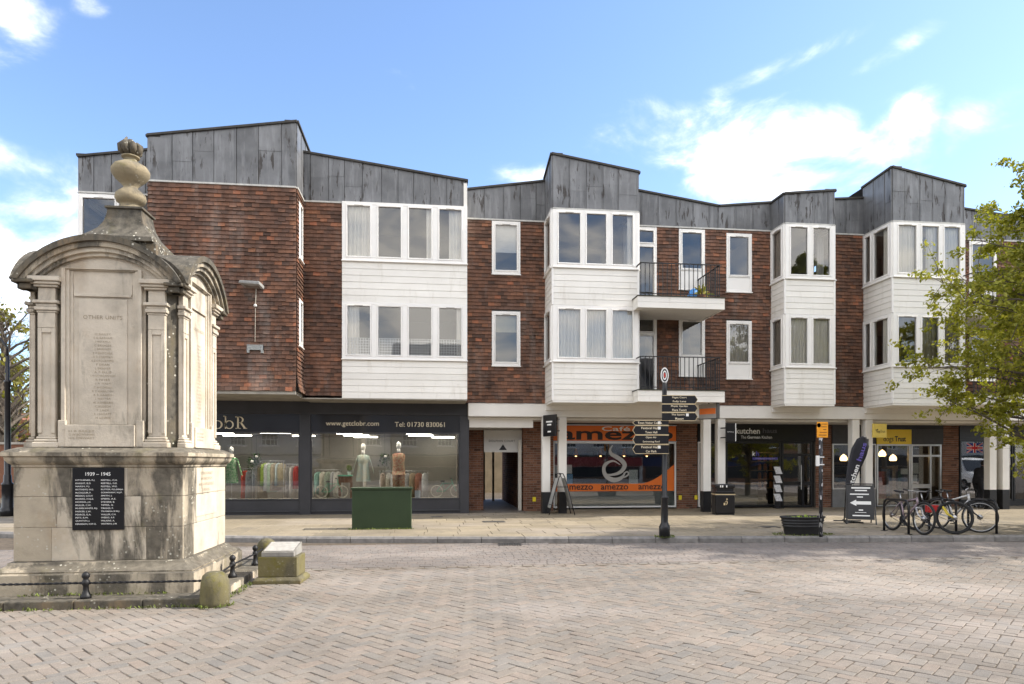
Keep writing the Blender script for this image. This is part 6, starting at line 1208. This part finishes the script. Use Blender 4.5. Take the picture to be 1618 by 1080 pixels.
# ================================================================ TREES
BARK = pm('bark', (.11, .09, .07), .3, 9, .9, 0, .6, 30)
def m_leaf(name, a, b, c):
    t = NT(name); r = t.rnd('island'); col = t.ramp(r, [(0, a), (.5, b), (1, c)]); col = t.mix(.5, col, t.ramp(t.noise(1.2, 3), [(.3, .6), (.7, 1.35)]), 'MULTIPLY')
    d = t.n('ShaderNodeBsdfDiffuse'); t.l(col, d.inputs[0]); tr = t.n('ShaderNodeBsdfTranslucent'); t.l(t.mix(1., col, (1.2, 1.25, .5), 'MULTIPLY'), tr.inputs[0]); gl = t.n('ShaderNodeBsdfGlossy'); gl.inputs['Roughness'].default_value = .45; gl.inputs[0].default_value = (.5, .5, .5, 1)
    mx = t.n('ShaderNodeMixShader'); mx.inputs[0].default_value = .38; t.l(d.outputs[0], mx.inputs[1]); t.l(tr.outputs[0], mx.inputs[2]); m2 = t.n('ShaderNodeMixShader'); m2.inputs[0].default_value = .04; t.l(mx.outputs[0], m2.inputs[1]); t.l(gl.outputs[0], m2.inputs[2]); t.l(m2.outputs[0], t.out.inputs[0]); return t.m
def leaves_mesh(pts, size, rs, name, mat):
    n = len(pts); P = np.array(pts); ax = rs.normal(size=(n, 3)); ax /= np.linalg.norm(ax, axis=1)[:, None]; b = rs.normal(size=(n, 3)); b -= ax * (ax * b).sum(1)[:, None]; b /= np.linalg.norm(b, axis=1)[:, None]; c = np.cross(ax, b); s = size * rs.uniform(.6, 1.3, (n, 1))
    # folded five-point leaf
    v = np.stack([P - ax * s, P - ax * s * .2 + b * s * .55 + c * s * .12, P + ax * s * .5 + b * s * .4 + c * s * .1, P + ax * s, P + ax * s * .5 - b * s * .4 + c * s * .1, P - ax * s * .2 - b * s * .55 + c * s * .12], 1).reshape(-1, 3)
    f = (np.arange(n) * 6)[:, None]; faces = np.concatenate([f + np.array([[0, 1, 2, 3]]), f + np.array([[0, 3, 4, 5]])], 0); me = bpy.data.meshes.new(name); me.from_pydata(v.tolist(), [], faces.tolist()); me.materials.append(mat); return me
def tree(x, y, z0, htot, spread, nbr, leafmat, nleaf, lsize, label, seed, name='street_tree', trunk_r=.14, first=.22, cone=.5, bare=False, group=None, per=9, droop=0.):
    rs = np.random.RandomState(seed); t = thing(name, label, 'tree', (x, y, z0), 0, group); tips = []; m = MB()
    top = Vector((rs.normal(0, .15), rs.normal(0, .15), htot * .97)); N_ = 12
    tr = [Vector((top.x * (i / N_) ** 1.5 + .06 * math.sin(i * 1.1 + seed), top.y * (i / N_) ** 1.5 + .06 * math.cos(i * 1.4), htot * .97 * i / N_)) for i in range(N_ + 1)]; m.tube(tr, [trunk_r * (1 - .92 * i / N_) + .006 for i in range(N_ + 1)], 10); m.build('trunk', BARK, t, True); m = MB()
    for b in range(nbr):
        q = first + (1 - first) * (b + rs.uniform(0, 1)) / nbr; q = min(q, .97); i = q * N_; j = int(i); p = tr[j].lerp(tr[min(j + 1, N_)], i - j); a = b * 2.4 + rs.uniform(-.4, .4); prof = (math.sin(math.pi * min(1, (q - first) / (1 - first) * .8 + .22)) ** .8) * (1 - cone * (q - first) / (1 - first)); L = spread * prof * rs.uniform(.7, 1.12); el = rs.uniform(.15, .6) + q * .5
        pts = [p]; d = Vector((math.cos(a) * math.cos(el), math.sin(a) * math.cos(el), math.sin(el))); K = 6
        for s in range(K): d = (d + Vector((rs.normal(0, .13), rs.normal(0, .13), rs.normal(-.03 - droop, .1)))).normalized(); pts.append(pts[-1] + d * L / K)
        r0 = trunk_r * .42 * (1 - q * .6); m.tube(pts, [r0 * (1 - .9 * s / K) + .004 for s in range(K + 1)], 6)
        for s in range(2, K + 1):
            for w in range(3 if not bare else 4):
                dd = (d * .6 + Vector((rs.normal(), rs.normal(), rs.normal() * .7)) * .75).normalized(); l2 = L * rs.uniform(.14, .36); e = pts[s] + dd * l2; mid_ = pts[s].lerp(e, .5) + Vector((0, 0, .04)); m.tube([pts[s], mid_, e], [.009, .006, .003], 4, cap=False); tips += [mid_, e, pts[s].lerp(e, .75)]
                if bare:
                    for _ in range(3): e2 = e + Vector((rs.normal(), rs.normal(), abs(rs.normal()))) * l2 * .3; m.tube([mid_.lerp(e, .6), e2], [.004, .002], 3, cap=False)
    m.build('limbs', BARK, t, True)
    if nleaf:
        idx = rs.randint(0, len(tips), nleaf // per); P = []
        for i in idx:
            c = tips[i]
            for _ in range(per): P.append((c.x + rs.normal(0, .085 * lsize / .05), c.y + rs.normal(0, .085 * lsize / .05), c.z + rs.normal(0, .055 * lsize / .05)))
        o = link('crown', leaves_mesh(P, lsize, rs, 'crown', leafmat), t); tag(o, kind='stuff')
    return t
LEAF1 = m_leaf('spring_leaf', (.2, .215, .025), (.31, .31, .04), (.43, .39, .07)); LEAF2 = m_leaf('far_leaf', (.14, .14, .02), (.2, .19, .03), (.27, .23, .04)); LEAF3 = m_leaf('dark_leaf', (.03, .045, .015), (.045, .065, .02), (.07, .09, .03))
tree(15.0, 13.9, .12, 10.4, 4.1, 135, LEAF1, 115000, .05, 'young spring-green street tree reaching in from the picture edge over the bicycles', 5, trunk_r=.13, first=.12, cone=.66, droop=.01, per=15)
tree(-19.9, 34.5, 0, 9.0, 4.5, 40, LEAF2, 900, .1, 'nearly bare pollarded tree behind the lamp post', 9, 'bare_tree', .3, .3, .3, True, 'trees beyond the street')
tree(-23.6, 42, 0, 7.5, 5, 40, LEAF2, 2600, .1, 'yellow-green leafy tree behind the bare one and the brick wall', 12, 'garden_tree', .3, .25, .4, False, 'trees beyond the street')
tree(-24.5, 37, 0, 5, 4, 36, LEAF3, 12000, .14, 'dark evergreen tree over the brick wall at the picture edge', 15, 'evergreen_tree', .3, .12, .4, False, 'trees beyond the street')
# garden wall and house far left
t = thing('garden_wall', 'old brown brick garden wall across the street at far left', 'wall', (-30, 33, 0)); m = MB(); m.box(-46, -11, 33, 33.3, -.02, 2.5); m.build('wall_body', BRICK, t); m = MB(); m.box(-46, -11, 32.95, 33.35, 2.5, 2.6); m.build('coping', CONC, t)
t = thing('cottage', 'far cottage with orange tiled gable roof between the trees', 'house', (-27.5, 47, 0)); m = MB(); m.box(-29.5, -22.5, 46, 53, -.02, 2.4); m.build('wall', pm('far_brick', (.22, .12, .08), .2, 4), t); m = MB(); m.prism([(-29.9, 45.6, 2.3), (-22.1, 45.6, 2.3), (-26, 45.6, 4.9)], (0, 8, 0)); m.build('roof', pm('far_tile', (.26, .11, .06), .25, 3), t); m = MB(); m.box(-27.5, -26.9, 48, 48.6, 3.5, 5.6); m.build('chimney', pm('far_brick', (.22, .12, .08), .2, 4), t)
t = thing('courtyard_wall', 'pale courtyard wall seen through the far end of the passage', 'wall', (2.6, 36, 0)); MB().box(-3, 9, 36, 36.3, -.02, 3.2).build('wall_body', pm('courtyard_cream', (.5, .42, .28), .2, 1.5), t); MB().box(-3.05, 9.05, 35.95, 36.35, 3.2, 3.32).build('coping', CONC, t)
# ================================================================ THE OTHER SIDE OF THE SQUARE (seen in the glass)
def terrace(x0, x1, h, col, label, shopcol, sign=None, nw=4, seed=0, Yb=-11.):
    t = thing('terrace_house', label, 'house', ((x0 + x1) / 2, Yb, 0)); w = x1 - x0; fr = Fr(x1, Yb, x0, Yb)
    MB().box(x0, x1, Yb - 8, Yb, -.02, h).build('wall', pm('rendered_%d' % seed, col, .1, 1.2, .85), t); m = MB(); m.prism([(x0, Yb + .25, h), (x0, Yb - 4, h + 2.6), (x0, Yb - 8.2, h)], (w, 0, 0)); m.build('roof', pm('slate_%d' % seed, (.09, .085, .085), .2, 3), t)
    m = MB(); m.fbox(fr, .1, w - .1, 0, .12, 1.35, 2.15); m.build('shop_fascia', shopcol, t); m = MB(); m.fbox(fr, .05, w - .05, 0, .2, 2.2, 2.32); m.build('cornice', pm('dark_trim', (.06, .06, .06), .1), t); m = MB(); m.fbox(fr, .3, w - .3, .0, .04, .3, 1.3); m.build('shop_window', pm('dark_glass', (.03, .035, .04), .1, 3, .1), t)
    for r, z in enumerate((3.0, 5.7)):
        if z + 1.6 > h: continue
        for i in range(nw):
            c = w * (i + .5) / nw; m = MB(); m.fbox(fr, c - .55, c + .55, .0, .015, z, z + 1.6); wn_ = m.build('window', pm('dark_glass', (.03, .035, .04), .1, 3, .1), t); m = MB()
            for q in range(5): m.fbox(fr, c - .55 + q * .275 - .02, c - .55 + q * .275 + .02, .016, .045, z, z + 1.6)
            for q in range(5): m.fbox(fr, c - .55, c + .55, .016, .0445, z + q * .4 - .02, z + q * .4 + .02)
            m.build('glazing_bars', WHITE, wn_); m = MB(); m.fbox(fr, c - .7, c + .7, 0, .14, z - .1, z - .01); m.build('sill', RENDER, wn_)
    if sign: text(sign, 'lettering', pm('navy_letter', (.03, .03, .08), .05), t, fr(w * .42, .125, 1.75), (-1, 0, 0), U3, h=.42, bold=.01)
terrace(-26, -13.5, 8.0, (.5, .47, .4), 'cream rendered house across the square, seen only in reflections', pm('fascia_green', (.06, .1, .07), .1), None, 5, 1, -12)
terrace(-13.4, -3.2, 7.6, (.42, .4, .38), 'grey rendered house across the square beside the bank', pm('fascia_grey', (.3, .3, .31), .1), 'ey Travel', 4, 2, -11)
terrace(-3.1, 5.2, 8.6, (.45, .4, .32), 'stone-coloured tall house across the square, seen in the shop glass', pm('fascia_wood', (.12, .08, .05), .1), None, 3, 3, -11.5)
terrace(5.3, 18, 7.4, (.5, .48, .45), 'pale rendered house across the square opposite the cafe', pm('fascia_red', (.25, .04, .04), .1), None, 5, 4, -12)
terrace(18.1, 34, 8.2, (.3, .16, .1), 'red brick house across the square opposite the kitchen shop', pm('fascia_navy', (.03, .04, .1), .1), None, 6, 5, -12.5)
terrace(34.1, 52, 7.8, (.45, .42, .38), 'pale house at the end of the row across the square', pm('fascia_blk', (.03, .03, .03), .1), None, 6, 6, -13)
tree(34, -3, 0, 12, 5, 44, LEAF1, 12000, .12, 'leafy tree across the square, reflected in the bay windows', 21, 'square_tree', .2, .25, .3)
# white van parked out of frame, mirrored in the end shop glass
t = thing('parked_van', 'white panel van parked in the square, mirrored in the end shop window', 'van', (34, 4.6, 0), math.pi * .5 + .1)
VW = pm('van_white', (.72, .72, .72), .03, 3, .3); sec = [(-2.3, .45, 1.85), (-2.25, .4, 1.95), (0.3, .4, 1.98), (.9, .4, 1.9), (1.5, .42, 1.15), (2.2, .45, 1.0), (2.3, .5, .8)]
m = MB(); m.loft([[(x, -.88, a), (x, .88, a), (x, .9, (a + b) * .5), (x, .78, b), (x, -.78, b), (x, -.9, (a + b) * .5)] for x, a, b in sec]); m.build('body', VW, t, bevel=.05)
for s in (-1, 1):
    m = MB(); m.add([(.1, s * .875, 1.2), (1.3, s * .88, 1.2), (.95, s * .845, 1.72), (.1, s * .835, 1.78)], [(0, 1, 2, 3)] if s < 0 else [(3, 2, 1, 0)]); m.v = [(a, b + s * .03, c) for a, b, c in m.v]; m.build('side_window', pm('dark_glass', (.03, .035, .04), .1, 3, .1), t)
    for x in (-1.45, 1.5): m = MB(); m.tube([(x, s * .7, .33), (x, s * .92, .33)], .33, 20); w = m.build('wheel', TYRE, t); m = MB(); m.tube([(x, s * .915, .33), (x, s * .93, .33)], .2, 16); m.build('hub_cap', RIMS, w)
m = MB(); m.add([(.98, -.7, 1.82), (.98, .7, 1.82), (1.52, .76, 1.17), (1.52, -.76, 1.17)], [(0, 1, 2, 3)]); m.v = [(a + .02, b, c + .02) for a, b, c in m.v]; m.build('windscreen', pm('dark_glass', (.03, .035, .04), .1, 3, .1), t)
